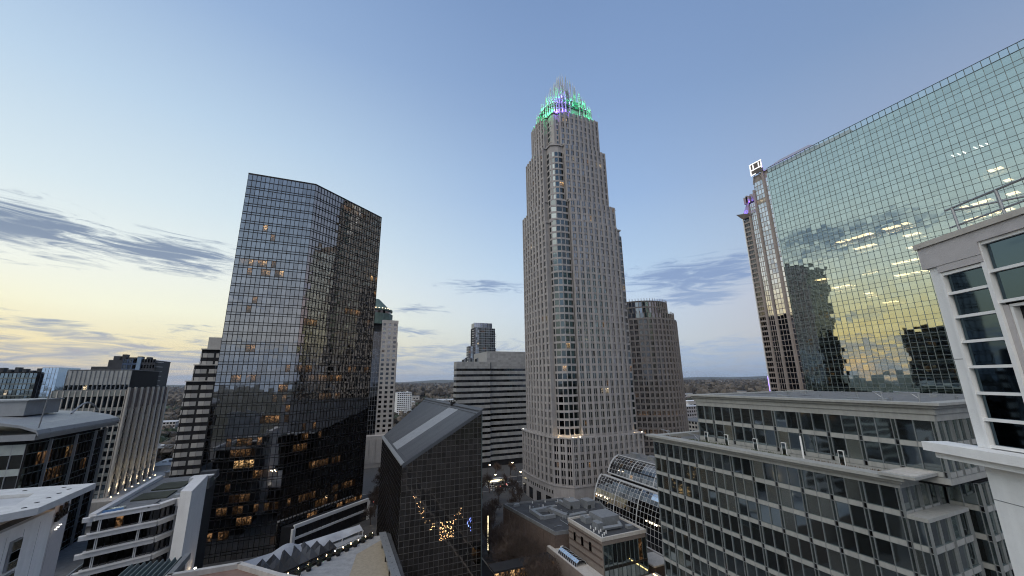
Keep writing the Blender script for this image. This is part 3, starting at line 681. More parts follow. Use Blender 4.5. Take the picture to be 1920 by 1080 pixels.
# square sign of white tube with two posts and a bar, on a dark board
yl, yr, zl, zh = 189.0, 179.6, 226.6, 236.2
board_ = T.part('sign_board', MB().box(303.6, 304.4, yr, yl, zl, zh), pmat('brown sign board', (.12, .10, .09), .7))
sg = emat('white sign tube', (1, .98, .95), .8)
for (a, b) in (((yl, zl), (yl, zh)), ((yl, zh), (yr, zh)), ((yl, zl), (185.5, zl)), ((yr, zh), (yr, zh-6.5)), ((yl, 230.8), (yr, 230.8)), ((186.4, 230.8), (186.4, 234.8)), ((181.8, 230.8), (181.8, 234.8))):
    T.part('sign_stroke', MB().hexa([(302.9, min(a[0], b[0])-.32, min(a[1], b[1])-.32), (303.5, min(a[0], b[0])-.32, min(a[1], b[1])-.32), (303.5, max(a[0], b[0])+.32, min(a[1], b[1])-.32), (302.9, max(a[0], b[0])+.32, min(a[1], b[1])-.32),
        (302.9, min(a[0], b[0])-.32, max(a[1], b[1])+.32), (303.5, min(a[0], b[0])-.32, max(a[1], b[1])+.32), (303.5, max(a[0], b[0])+.32, max(a[1], b[1])+.32), (302.9, max(a[0], b[0])+.32, max(a[1], b[1])+.32)]), sg, board_)
T.finish(300, 9)

# ================================================================== GREEN GLASS TOWER
T = Thing('green_glass_tower', 'huge green mirror-glass office tower filling the upper right', 'office tower', (185, 50, 0))
MULLM = pmat('mid grey mullion', (.17, .20, .20), .5, .3, var=.12)
GX, GY0, GY1, NC, NS, FH = 163.0, 94.5, 4.5, 53, 32, 4.1; Z0 = 148-NS*FH
T.part('core', MB().box(172, 210, GY1+.5, GY0-.6, 0, 147.5), pmat('office partition', (.10, .105, .11), .9, var=.3))
facade(T, line((GX, GY0), (GX, GY1), NC), Z0, [(1.5, 'p'), (2.6, 'p')]*NS, (.10, .05, MULLM), (.10, .04, MULLM), None, .05, 1, pick=G_GREEN, jit=.003, pane_force=False)
facade(T, line((GX, GY0), (GX, GY1), NC), 148.06, [(2.3, 'p')], (.12, .10, MULLG), (.12, .1, MULLG), None, .05, 1, pick=G_RAIL, pane_name='parapet_pane')
slab = pmat('concrete slab edge', (.10, .12, .12), .9, var=.2); ceil = pmat('office ceiling', (.42, .42, .40), .9)
for j in range(NS+1):
    z = Z0+j*FH; T.part('floor_slab', MB().box(GX+.35, 172, GY1+.4, GY0-.4, z-.5, z+.35 if j else z), slab)
    if 0 < j: T.part('ceiling', MB().box(GX+.5, 171.9, GY1+.5, GY0-.5, z-1.05, z-.52), ceil)
T.part('base_block', MB().box(GX+.3, 209, GY1+.5, GY0-.5, 0, Z0-.6), CORE)
T.part('end_wall', MB().box(GX-.05, 210, GY0+.02, GY0+.5, 0, 148), G_GREEN); T.part('end_wall', MB().box(GX-.05, 210, GY1-.5, GY1-.02, 0, 148), G_GREEN)
T.part('roof_deck', MB().box(GX+.4, 210, GY1, GY0, 147.6, 148.0), ROOFM)
GLOWWALL = glass('glowing office wall', (.1, .1, .1), .6, .3, 0, emit=(1, .70, .36), estr=1.6)  # panels emit by themselves to imitate lamp-lit office walls
CEILL = emat('warm ceiling light', (1, .68, .34), 4.5); CEILW = emat('cool tube light', (1, .92, .8), 7)
rgg = random.Random(21)
LR = {j: [(c, c+rgg.randint(2, 5)) for c in range(6, 52, 3) if rgg.random() < pr*(.45 if c < 14 else 1)] for j, pr in ((25, .12), (24, .18), (23, .30), (22, .45), (21, .55), (20, .55), (19, .5), (18, .4), (17, .15), (14, .1), (12, .15), (10, .2), (8, .2), (6, .2))}
for j, runs in LR.items():
    for c0, c1 in runs:
        ya, yb = GY0-c0*1.525, GY0-c1*1.525; z = Z0+j*FH-1.1
        T.mb('lit_office_wall', GLOWWALL, 'stuff').box(GX+3.4, GX+3.5, yb, ya, z-1.5, z-.05)
        y = ya
        while y > yb+1:
            d = rgg.uniform(.9, 2.4)
            if rgg.random() < .85: T.mb('ceiling_light', CEILL, 'stuff').box(GX+rgg.uniform(.7, 1.3), GX+rgg.uniform(4.2, 7), y-d, y, z-.03, z)
            y -= d+rgg.choice((.15, .3, .8))
for c, n_ in ((34, 3), (37, 3), (48, 2)):
    for q in range(n_):
        y = GY0-c*1.525-q*1.1; z = Z0+27*FH-1.1
        T.part('tube_light', MB().box(GX+1+q*.3, GX+3.2+q*.3, y-.14, y, z-.06, z), CEILW)
for k in range(7):   # pale columns behind the glass
    for j in (6,): T.part('column', MB().cyl(GX+2.2, GY0-4-k*13, .5, Z0, 147, 12), pmat('white column', (.5, .5, .48), .8))
T.finish(300, 9.5)

# ================================================================== MID-RISE WITH CREAM BANDS (right foreground)
T = Thing('banded_office_midrise', 'cream banded office mid-rise with dark green glass and roof terrace, right foreground', 'office building', (95, 60, 0))
rgm = random.Random(9); BL = glass('blinds behind glass', (.42, .46, .43), .25, .25, .1); STRIPG = glass('dark green strip glass', (.19, .235, .235), .25, .25, .2); MULLM = pmat('light grey mullion', (.24, .255, .26), .5, .3, var=.12)
blinds = {(3, 9), (4, 9), (5, 9), (8, 9), (2, 6), (6, 5), (9, 7), (4, 4)}
def banded(p, q, nb, z0, ns, seed, top=0, sp=True, name='window_pane'):
    b = line(p, q, nb); pts = []
    for i in range(nb):
        L = math.dist(b[i], b[i+1]); s = .55/L
        pts += [b[i], lerp(b[i], b[i+1], .5*(1-s)), lerp(b[i], b[i+1], 1-s)]
    pts.append(b[-1])
    rows_ = []
    for s in range(ns): rows_ += [(.86, 's'), (3.14, 'p')]
    lmp = random.Random(seed)
    def pick(i, j, k):
        if i % 3 == 2: return STRIPG
        return BL if (i//3, j//2) in blinds and z0 < 10 else (BL if lmp.random() < .07 else G_TEAL)
    # strips run through the bands: build columns separately
    for i in range(len(pts)-1):
        if i % 3 == 2:
            rr = []
            for s in range(ns): rr += [(.86, 'p'), (3.14, 'p')]
            facade(T, [pts[i], pts[i+1]], z0, rr, (.10, .12, MULLM), (.08, .04, MULLM), None, .12, 1, pick=lambda a, c, k: G_DARK if c % 2 == 0 else STRIPG, pane_name='strip_pane', ends=(True, i == len(pts)-2))
        else:
            facade(T, [pts[i], pts[i+1]], z0, rows_, (.09, .14, MULLM), (.05, .03, MULLG), (.05, CREAM), .12, 1, pick=lambda a, c, k, i=i: pick(i, c, k), jit=.009, span_piece=True, ends=(True, i == len(pts)-2), pane_name=name)
MX, ZT = 78.0, 46.6
T.part('core', MB().prism([(78.5, 85.5), (78.5, 35.5), (91.8, 35.5), (91.8, 31.5), (130, 31.5), (130, 85.5)], 0, 45.6), CORE)
NSM = 11; zb = ZT-1.2-NSM*4.0
banded((MX, 86), (MX, 35), 11, zb, NSM, 1)
banded((MX, 35), (89, 35), 2, zb+40, 1, 2)
banded((MX, 34.9), (MX, 32.6), 1, zb, NSM-1, 7)
banded((MX, 32.6), (90.2, 32.6), 2, zb, NSM-1, 8)
T.part('core', MB().box(MX+.5, 90, 33.1, 35.4, 0, zb+39.9), CORE)
banded((91.5, 31), (130, 31), 8, zb, NSM, 3)
T.part('return_wall', MB().seg((89.1, 35), (91.4, 35), -.5, -.1, 0, ZT-.6), G_TEAL)
banded((91.4, 34.9), (91.4, 31.1), 1, zb, NSM, 9)
# lower cornice and roof terrace
pc = [(MX, 86), (MX, 35), (90, 35), (90, 33)]
for o, z0_, z1_ in ((.12, ZT-1.2, ZT-.45), (.7, ZT-.45, ZT+.05), (1.35, ZT+.05, ZT+.55)):
    T.part('cornice', MB().seg((MX, 86+o), (MX, 35-o), -1.2, o, z0_, z1_), CREAM); T.part('cornice', MB().seg((MX+1.25, 35), (90.5, 35), -1.2, o-.01, z0_, z1_-.01), CREAM)
T.part('cornice', MB().seg((130, 86), (MX+1.25, 86), -1.2, .9, ZT-.6, ZT+.4), CREAM)
T.part('terrace_deck', MB().box(MX+1.2, 130, 36.2, 84.8, ZT-1, ZT-.5), ROOFM)
T.part('canopy_slab', MB().box(76.2, 90.2, 32.2, 36.4, ZT+.6, ZT+1.0), CREAM)
for k in range(5): T.part('paver_panel', MB().box(77+k*2.5, 79.3+k*2.5, 32.5, 36.0, ZT+1.0, ZT+1.06), CONC)
T.part('balcony_slab', MB().box(77.9, 90.3, 32.5, 34.85, zb+40.02, zb+40.5), CREAM)
# upper two storeys
UX, z2_c = 83.0, ZT+.4+8.6
T.part('core', MB().box(UX+.5, 130, 31.6, 74.5, 45.7, z2_c), CORE)
T.part('base_course', MB().seg((UX, 75), (UX, 31), -.3, .03, ZT-.5, ZT+.4), CREAM); T.part('base_course', MB().seg((UX+.31, 31), (130, 31), -.3, .03, ZT-.5, ZT+.4), CREAM)
banded((UX, 75), (UX, 31), 9, ZT+.4, 2, 5, name='upper_pane')
banded((UX, 31), (130, 31), 10, ZT+.4, 2, 6, name='upper_pane')
z2 = ZT+.4+8
T.part('upper_band', MB().seg((UX, 75), (UX, 31), -.3, .09, z2, z2+1.0), CREAM); T.part('upper_band', MB().seg((UX+.31, 31), (130, 31), -.3, .08, z2, z2+1.0), CREAM)
for o, a_, b_ in ((.3, z2+1.0, z2+1.9), (.75, z2+1.9, z2+2.35), (1.3, z2+2.35, z2+2.75)):
    T.part('cornice', MB().seg((UX, 75+o), (UX, 31-o), -1.2, o, a_, b_), CREAM); T.part('cornice', MB().seg((UX+1.25, 31), (130, 31), -1.2, o-.01, a_, b_-.01), CREAM)
    T.part('cornice', MB().seg((130, 75), (UX+1.25, 75), -1.2, o-.02, a_, b_-.02), CREAM)
T.part('upper_roof', MB().box(UX+1.2, 130, 32.2, 73.8, z2+2.0, z2+2.5), ROOFM)
for y in (73.5, 68, 61, 55, 45):
    d_ = T.part('terrace_door', MB().box(UX-.14, UX+.02, y-.9, y, ZT-.45, ZT+2.3), WTRIM); T.part('door_glass', MB().box(UX-.18, UX-.13, y-.8, y-.1, ZT-.2, ZT+2.2), G_TEAL, d_)
T.part('vent_pipe', MB().tube((81.2, 50, ZT-.5), (81.2, 50, ZT+4.2), .16, .16, 10), WTRIM)
T.finish(300, 9)
# roof-terrace furniture: planters, benches, davits
def planter(x0, x1, y0, y1, label, green=True):
    t = Thing('roof_planter', label, 'planter', ((x0+x1)/2, (y0+y1)/2, ZT-.5), 'planters on the roof terrace')
    t.part('trough', MB().box(x0, x1, y0, y1, ZT-.5, ZT+.15), BRICK)
    m = MB(); rq = random.Random(int(y0*10))
    for _ in range(260):
        x, y = rq.uniform(x0+.05, x1-.05), rq.uniform(y0, y1); h = rq.uniform(.15, .55); a = rq.uniform(0, 6.3); c, s_ = .1*math.cos(a), .1*math.sin(a)
        m.tri((x-c, y-s_, ZT+.12), (x+c, y+s_, ZT+.12), (x+rq.uniform(-.15, .15), y+rq.uniform(-.15, .15), ZT+.12+h))
    t.part('planting', m, pmat('sedum' if green else 'winter grass', (.085, .10, .05) if green else (.12, .085, .06), .9, var=.4, scale=2), kind='stuff'); t.finish()
planter(79.8, 81.0, 79, 83.5, 'brown trough of winter grasses at the far end of the roof terrace', False)
planter(79.8, 81.8, 66, 77, 'long green sedum trough in the middle of the roof terrace')
planter(79.6, 81.2, 52, 60, 'green sedum trough beside the white vent pipe on the roof terrace')
planter(79.6, 81.0, 38, 48.5, 'long brown trough of dry grasses near the roof terrace corner', False)
for k, y in enumerate((80.2, 71.4)):
    t = Thing('window_davit', ('small white roof davit arm at the far end of the terrace parapet', 'white triangular roof davit arm in the middle of the terrace parapet')[k], 'davit', (78.6, y, ZT+.55), 'window davits on the cornices')
    t.part('post', MB().tube((78.4, y, ZT+.5), (78.4, y, ZT+2.0), .1), METAL); t.part('arm', MB().tube((78.4, y, ZT+1.95), (78.4, y+2.8, ZT+2.05), .1), METAL); t.part('brace', MB().tube((78.4, y+.05, ZT+1.0), (78.4, y+1.2, ZT+1.95), .07), METAL)
for k, y in enumerate((41.5, 36.8)):
    t = Thing('window_davit', ('short white roof davit on the upper cornice beside the grey wing', 'long white roof davit arm on the upper cornice beside the grey wing')[k], 'davit', (84.5, y-4, z2+2.7), 'window davits on the cornices'); y -= 4
    t.part('post', MB().tube((84.5, y, z2+2.0), (84.5, y, z2+4.2), .12), METAL); t.part('arm', MB().tube((84.5, y-.2, z2+4.1), (84.5, y+(1.2 if k == 0 else 3.0), z2+4.15), .12), METAL); t.part('brace', MB().tube((84.5, y, z2+3.2), (84.5, y+1.0, z2+4.05), .08), METAL)
for k, (y, lab) in enumerate(((63.5, 'low slatted bench in the middle of the roof terrace'), (49.6, 'low slatted bench beside the vent pipe'), (43, 'low slatted bench by the near door of the terrace'))):
    t = Thing('terrace_bench', lab, 'bench', (82, y, ZT-.5), 'benches on the roof terrace')
    for q in range(4): t.part('slat', MB().box(81.3+q*.16, 81.42+q*.16, y-1, y+1, ZT-.1, ZT-.04), BRICK)
    for q in (-.8, .8): t.part('leg', MB().box(81.32, 81.9, y+q-.05, y+q+.05, ZT-.5, ZT-.1), MULL)

# ================================================================== NEAR GREY WING (right edge)
T = Thing('hotel_wing', 'near grey and white hotel wing with a gridded blue-black window wall at the right edge', 'building', (29, 4, 0))
E_ = np.array((24.7, 8.1)); tt = np.array((-.445, -.896)); nn = np.array((-.896, .445))
def fp(s, o=0.0): q = E_+tt*s+nn*o; return (float(q[0]), float(q[1]))
def fbox(name, mat, s0, s1, o0, o1, z0, z1): return T.part(name, MB().seg(fp(s0), fp(s1), o0, o1, z0, z1), mat)
S1 = 7.5
fbox('core', CORE, .2, S1, -9, -.35, 48, 67.2)
fbox('lower_wall', WHITE, .0, S1, -9, -.02, 40, 58.35)
for z in (57.0, 53.2): fbox('wall_joint', MULLL, -.004, S1, -.02, -.012, z, z+.03)
fbox('sill_ledge', WTRIM, -1.35, S1, -.3, .55, 58.36, 58.62); fbox('sill_ledge', WTRIM, -1.6, S1, -.3, .8, 58.63, 59.0)
fbox('corner_panel', WHITE, 0, .40, -.5, .02, 59.01, 66.75)
fbox('corner_trim', WTRIM, .401, .50, -.4, .06, 59.01, 66.5)
fbox('parapet', GRAYST, -.22, 2.2, -.6, .12, 66.76, 67.75); fbox('parapet', GRAYST, 2.2, S1, -.6, .119, 67.28, 67.75)
fbox('parapet', GRAYST, .401, 2.2, -.5, .10, 66.45, 66.755)
fbox('parapet_cap', CONC, -.3, S1, -.8, .2, 67.76, 68.0)
fbox('wall_joint', MULLL, -.004, .4, .02, .025, 62.6, 62.63)
zs = [59.1, 60.15, 61.2, 62.27, 63.33, 64.4, 65.45, 66.35]
cols_ = [(.50, 2.08), (2.24, 4.4), (4.56, 6.6)]
for ci, (a, b) in enumerate(cols_):
    zz = zs if ci == 0 else [59.1, 60.15, 61.2, 62.27, 63.33, 64.75, 66.0, 67.2]
    for k in range(7):
        if ci == 1 and zz[k+1] <= 64.8: continue
        z0_, z1_ = zz[k]+.06, zz[k+1]-.06
        q0_, q1_ = fp(a+.05, -.12), fp(b-.05, -.12)
        T.piece('window_pane', [(*q0_, z0_), (*q1_, z0_), (*q1_, z1_), (*q0_, z1_)], G_WING, .02, True)
        fbox('transom_bar', WTRIM, a, b, -.2, .03, zz[k]-.059, zz[k]+.059)
    fbox('transom_bar', WTRIM, a, b, -.2, .03, zz[7]-.059, zz[7]+.075)
for s in (2.08, 4.4, 6.6): fbox('mullion_post', WTRIM, s, s+.16, -.22, .07, 59.01, 66.44 if s < 2 else 67.27)
# recessed balcony door frame in the second column
fbox('door_frame', GRAYST, 2.245, 2.42, -.7, -.05, 59.01, 64.6); fbox('door_frame', WTRIM, 2.425, 2.52, -.6, -.1, 59.01, 64.5); fbox('door_frame', WTRIM, 2.425, 4.39, -.6, -.1, 64.51, 64.62)
q0_, q1_ = fp(2.53, -.4), fp(4.38, -.4); T.piece('door_pane', [(*q0_, 59.02), (*q1_, 59.02), (*q1_, 64.5), (*q0_, 64.5)], glass('bronze door glass', (.10, .10, .095), .04, .1, .2), .03, True)
# roof guard rail
for s in (1.55, 3.2, 4.85): T.part('rail_post', MB().tube((*fp(s, -.1), 67.95), (*fp(s-.05, -.1), 69.15), .05), MULLL)
for z, r in ((69.12, .045), (68.3, .04)): T.part('rail_bar', MB().tube((*fp(1.2, -.1), z), (*fp(7, -.1), z+.02), r), MULLL)
T.part('rail_bar', MB().tube((*fp(1.45, -.1), 69.0), (*fp(3.6, -3.0), 69.05), .04), MULLL)
T.finish(300, 5)

# ================================================================== GLASS BARREL HALL
T = Thing('glass_barrel_hall', 'arched glass hall of square panes at the foot of the tallest skyscraper', 'glass hall', (122, 135, 0))
FRM = pmat('white painted frame', (.40, .41, .42), .45, var=.08); G_HALL = glass('hall pane glass', (.15, .15, .16), .05, .45, .5, .4); G_PALE = glass('milky pane', (.66, .72, .80), .25, .1, .1)
prof1 = [(109.5+8.2*(1-math.cos(R(a))), 0.5+19.0*math.sin(R(a))) for a in range(0, 71, 7)]
prof2 = [(115.6+8.5*(1-math.cos(R(a))), 12.5+14.0*math.sin(R(a))) for a in range(30, 85, 9)]
def vault(prof, ya, yb, n, seed, pale):
    rv = random.Random(seed); w = (ya-yb)/n
    for i in range(n):
        for j in range(len(prof)-1):
            (x0, z0_), (x1, z1_) = prof[j], prof[j+1]; y0, y1 = ya-i*w-.07, ya-(i+1)*w+.07
            m = G_PALE if pale(i, j) else (LIT_D if rv.random() < .05 and j < 5 else G_HALL)
            o = [rv.gauss(0, .012) for _ in range(4)]; l = math.hypot(x1-x0, z1_-z0_); dx, dz = (x1-x0)/l*.07, (z1_-z0_)/l*.07
            T.piece('glass_pane', [(x0+dx+o[0], y0, z0_+dz), (x0+dx+o[1], y1, z0_+dz), (x1-dx+o[2], y1, z1_-dz), (x1-dx+o[3], y0, z1_-dz)], m)
    for i in range(n+1):
        for (x0, z0_), (x1, z1_) in zip(prof, prof[1:]): T.mb('glazing_rib', FRM, 'stuff').tube((x0, ya-i*w, z0_), (x1, ya-i*w, z1_), .075 if i % 7 else .26, n=5)
    for j, (x, z) in enumerate(prof): T.mb('glazing_bar', FRM, 'stuff').tube((x, ya, z), (x, yb, z), .075 if 0 < j < len(prof)-1 else .3, n=5)
vault(prof1, 163, 107, 28, 1, lambda i, j: (j >= 8 and 17 <= i <= 22))
vault(prof2, 160, 107, 26, 2, lambda i, j: (3 <= j <= 4 and 10 <= i <= 20) or (j == 2 and 14 <= i <= 20))
for ya, pf in ((163, prof1), (160.2, prof2)):
    m = MB()
    for (x0, z0_), (x1, z1_) in zip(pf, pf[1:]): m.tube((x0, ya, z0_), (x1, ya, z1_), .42, n=6)
    T.part('end_arch', m, FRM)
T.part('core', MB().prism([(112, 162.6), (112, 107), (134, 107), (134, 162.6)], 0, 10), CORE); T.part('core', MB().prism([(118.2, 160), (118.2, 107), (134, 107), (134, 160)], 10, 23), CORE)
for ya, x0, zz_ in ((162.8, 110.5, 17.5), (159.9, 117, 25)):
    T.part('end_wall', MB().box(x0+2.2, 134, ya-.3, ya, 0, zz_-1.5), G_DARK)
T.part('roof_deck', MB().box(122.6, 134, 107, 160.4, 25.6, 26.5), ROOFM); T.part('ledge', MB().box(115.2, 116.4, 107, 162, 17.9, 18.5), FRM)
for k in range(5): T.part('rooftop_unit', MB().box(125+k % 2*3, 127.5+k % 2*3, 118+k*8, 122+k*8, 26.5, 28+k % 3*.4), METAL)
for i, y in enumerate((160.3, 158.7, 157.1, 154.3, 152.4, 128.6, 126.9, 125.8, 124.3, 123.4)): T.part('hall_lamp', MB().box(109.62, 109.78, y-.22, y+.22, 11.0 if i < 5 else 9.2, 11.45 if i < 5 else 9.6), emat('hall lamp glow', (1, .85, .6), 7))
T.finish(300, 9)

# ================================================================== LOW DARK ROOF BLOCK AND BRICK BLOCK
T = Thing('low_dark_roof_block', 'low block with a dark flat roof and silver ducts in front of the tallest skyscraper', 'building', (84, 140, 0))
pl = [(60, 149.5), (64, 117), (86.5, 114.5), (94.5, 136), (84.5, 146.5)]
T.part('wall', MB().prism(pl, 0, 15.2), BRICK); T.part('roof_deck', MB().prism(inset_poly(pl, .3), 15.2, 15.5), ROOFD)
for i in range(len(pl)):
    p, q = pl[i], pl[(i+1) % len(pl)]; T.part('parapet', MB().seg(p, q, -.35, .05, 15.1, 16.1), ROOFM)
facade(T, line((60, 149.5), (64, 117), 9), .5, [(1.4, 's'), (2.1, 'p')]*4, (1.9, .14, BRICK), None, (.08, BRICK), .1, 2, .5, lambda i, j, k: LIT_E if (i*5+j*3+k) % 9 == 0 else G_STRIP)
def duct(p, q, w_=.9, z=15.6, h=1.1): T.part('duct', MB().seg(p, q, -w_, w_, z, z+h), METAL)
duct((66.5, 137), (76, 137.5)); duct((72.5, 137.2), (74.5, 126.5)); duct((74.5, 126.5), (82, 127)); duct((66, 138), (66, 129.5), .6); duct((66.5, 129.5), (71, 129.5), .6); duct((80.5, 143), (80.5, 134), .6); duct((87, 137.5), (87, 132), .6)
for x, y, sx, sy, h in ((80, 134, 4.2, 5, 2.6), (86, 132, 3.4, 4.4, 2.6), (84, 140.5, 2.4, 1.6, 1.4), (63, 146, 2.2, 1.1, .8), (87, 124, 2, 2, .5), (84.5, 119, 2.4, 1.4, .5)):
    T.part('rooftop_unit', MB().box(x, x+sx, y, y+sy, 15.5, 15.5+h), METAL)
    for q in range(5): T.part('unit_rib', MB().box(x+.1+q*sx/5, x+.2+q*sx/5, y-.06, y, 15.6, 15.4+h), MULLL)
for k in range(14): T.part('roof_vent', MB().cyl(66+(k*37 % 23), 139+(k*13 % 9), .18, 15.5, 16.1, 8), WTRIM)
T.finish()
T = Thing('brick_terrace_block', 'beige brick block with rooftop machinery, roof terrace and arched skylight, lower centre', 'building', (74, 100, 0))
TAN = pmat('beige brick', (.20, .17, .148), .9, var=.15, scale=1); 
T.part('wall', MB().box(67.2, 82, 97, 114, 0, 19.6), TAN)
for z in (13.2, 15.0, 16.8, 18.4): T.part('brick_band', MB().box(67.02, 82.05, 97.2, 114.2, z, z+.4), BRICK)
T.part('roof_deck', MB().box(67.4, 81.8, 97.2, 113.8, 19.6, 19.9), ROOFD)
for b in ((67, 67.5, 96.8, 114.2), (81.7, 82.2, 96.8, 114.2), (67.5, 81.7, 96.8, 97.3), (67.5, 81.7, 113.7, 114.2)): T.part('parapet', MB().box(*b, 19.5, 20.4), CONC)
for y in (111, 107, 103): T.part('window', MB().box(66.98, 67.1, y-1, y, 15.4, 17.6), G_DARK)
facade(T, line((67.4, 96.7), (81.8, 96.7), 10), 9.5, [(3.2, 'p'), (.6, 's'), (5.2, 'p')], (.1, .05, MULLG), None, (.1, MULL), .08, 1, pick=lambda i, j, k: LIT_D if (i, j) == (8, 2) else G_TEAL, pane_name='window_pane')
for x, y, sx, sy, h in ((72.5, 104, 6.2, 6.5, 2.6), (70, 108.5, 2, 3, 1.6), (70.2, 103, 2, 2.8, 1.7), (78.5, 100, 2, 1.4, .8)): T.part('rooftop_unit', MB().box(x, x+sx, y, y+sy, 19.9, 19.9+h), METAL)
T.part('duct', MB().tube((70.5, 112, 20.6), (70.5, 109, 21.6), .5).tube((71, 101.6, 20.7), (77, 101.2, 20.7), .55).tube((77, 101.2, 20.7), (77.6, 103, 20.9), .5), METAL)
for k in range(9): T.part('roof_vent', MB().cyl(68.6+(k*7 % 5)*.6, 98.6+k*.8, .16, 19.9, 20.6, 8), WTRIM)
# terrace wing, one storey lower
T.part('terrace_wing', MB().box(62.5, 67, 92, 120, 0, 11.4), TAN); T.part('terrace_deck', MB().box(62.6, 67, 92.1, 119.9, 11.4, 11.55), CONC)
T.part('terrace_wing', MB().box(67, 82, 88, 96.5, 0, 9.2), MULL); T.part('terrace_deck', MB().box(67.01, 82, 88, 96.4, 9.2, 9.4), CONC)
facade(T, line((62.6, 91.9), (82, 87.9), 16), 6.2, [(2.8, 'p')], (.1, .05, MULLG), (.1, .05, MULLG), None, .08, 1, pick=G_TEAL, pane_name='balustrade_pane')
for k in range(10):
    y0, y1 = 104+k*1.0, 104.94+k*1.0
    for j in range(5):
        a0, a1 = R(180-j*36), R(180-(j+1)*36); f = lambda a: (64.8+1.7*math.cos(a), 11.55+1.5*math.sin(a))
        (xa, za), (xb, zb_) = f(a0), f(a1); T.piece('skylight_pane', [(xa, y0, za), (xb, y0, zb_), (xb, y1, zb_), (xa, y1, za)], G_PALE if j < 2 else G_DARK, 0, True)
for k in range(11):
    m = MB(); 
    for j in range(5):
        a0, a1 = R(180-j*36), R(180-(j+1)*36); m.tube((64.8+1.72*math.cos(a0), 103.97+k, 11.55+1.52*math.sin(a0)), (64.8+1.72*math.cos(a1), 103.97+k, 11.55+1.52*math.sin(a1)), .05, n=4)
    T.part('skylight_rib', m, FRM)
for k in range(7): T.part('planter', MB().box(65.5, 66.4, 113.5+k*.85, 114.1+k*.85, 11.5, 12.1), WTRIM)
T.finish()
t = Thing('small_brick_hut', 'small brick rooftop hut between the glass hall and the cream banded mid-rise', 'building', (90, 103, 0))
t.part('wall', MB().box(86, 92, 99, 106, 0, 9.4), BRICK); t.part('roof_slab', MB().box(85.7, 92.3, 98.7, 106.3, 9.4, 9.8), CONC)
t = Thing('lit_walkway', 'thin warm-lit walkway strip on the ground beside the banded mid-rise', 'walkway', (84, 92, 9))
t.part('deck', MB().box(82.3, 85.8, 84, 98.5, 7.4, 8.4), CONC); t.part('light_strip', MB().box(84.3, 84.6, 85, 98, 8.4, 8.52), emat('amber strip', (1, .68, .25), 6))

# clutter on the low roofs
rgr = random.Random(44)
for nm, lab, x0, x1, y0, y1, z_ in (('dark_roof_clutter', 0, 66, 85, 119, 143, 15.5), ('hall_roof_clutter', 0, 123.5, 133, 109, 158, 26.5), ('midrise_roof_clutter', 0, 86, 126, 34, 72, z2+2.5)):
    host = {'dark_roof_clutter': 'low_dark_roof_block', 'hall_roof_clutter': 'glass_barrel_hall', 'midrise_roof_clutter': 'banded_office_midrise'}[nm]; ro = bpy.data.objects[host]; off = ro.location
    for k in range(26):
        x, y = rgr.uniform(x0, x1), rgr.uniform(y0, y1); kind = rgr.choice(('roof_pipe', 'roof_vent', 'roof_vent', 'roof_hatch', 'roof_patch'))
        m = MB()
        if kind == 'roof_pipe': a = rgr.choice(((1, 0), (0, 1))); l = rgr.uniform(2, 7); m.tube((x, y, z_+.25), (min(x1, x+a[0]*l), min(y1, y+a[1]*l), z_+.25), .1)
        elif kind == 'roof_vent': m.cyl(x, y, .16, z_, z_+(hv := rgr.uniform(.4, 1.0)), 8, .26)
        elif kind == 'roof_hatch': m.box(x, x+1.3, y, y+1.1, z_, z_+.45)
        else: m.box(x, x+rgr.uniform(1.5, 5), y, y+rgr.uniform(1, 3), z_+.002, z_+.012)
        link(kind, m.mesh(kind, {'roof_pipe': METAL, 'roof_vent': METAL, 'roof_hatch': METAL, 'roof_patch': rgr.choice((ROOFD, ROOFM))}[kind], off), ro)

t = Thing('neon_sign', 'small red neon scribble sign at street level, mirrored in the banded mid-rise windows', 'neon sign', (52, 88, 0))
t.part('post', MB().tube((51.8, 88, 0), (51.8, 88, 7.6), .09), MULL); t.part('board', MB().box(51.7, 51.9, 85.6, 90.4, 6.3, 8.3), MULL)
m = MB(); qs = [(52.0, 86+k*.2, 7.3+.55*math.sin(k*1.25)*(.6+.4*math.sin(k*.5))) for k in range(21)]
for a, b in zip(qs, qs[1:]): m.tube(a, b, .1, n=5)
t.part('neon_tube', m, emat('red neon', (1, .03, .06), 14))

# ================================================================== STEPPED STRIPED BLOCK (left of dark tower)
T = Thing('stepped_striped_block', 'pale striped office block stepping up towards the dark mirror-glass tower', 'office block', (-58, 262, 0))
G_STEP = glass('grey strip glass', (.24, .25, .26), .08, .35, .3)
PST = pmat('pale precast band', (.38, .37, .355), .8, var=.14, streak=.4)
for x0, z0_, z1_ in ((-72.0, 0, 63), (-69.8, 63, 71), (-67.8, 71, 79), (-65.8, 79, 85.5)):
    ns = max(1, round((z1_-z0_)/4.05)); 
    if z1_ == 85.5:
        T.part('penthouse_wall', MB().box(x0, -40, 247, 285, z0_, z1_), PST); continue
    T.part('core', MB().box(x0+.5, -40, 246.2, 285, z0_, z1_-.1), CORE)
    pts = [(x0, 285), (x0, 246.5)]
    k = x0; side_ = 0
    while k < -44: k += 3.0; side_ ^= 1; pts.append((min(k, -43), 245.9 if side_ else 246.4))
    strip_block(T, pts, z0_, ns, (z1_-z0_)/ns, PST, .02, int(200-x0), gm=G_STEP, wh=.46)
    T.part('setback_ledge', MB().box(x0-.05, -40, 245.1, 285, z1_, z1_+.5), PST)
T.finish(60, 9)

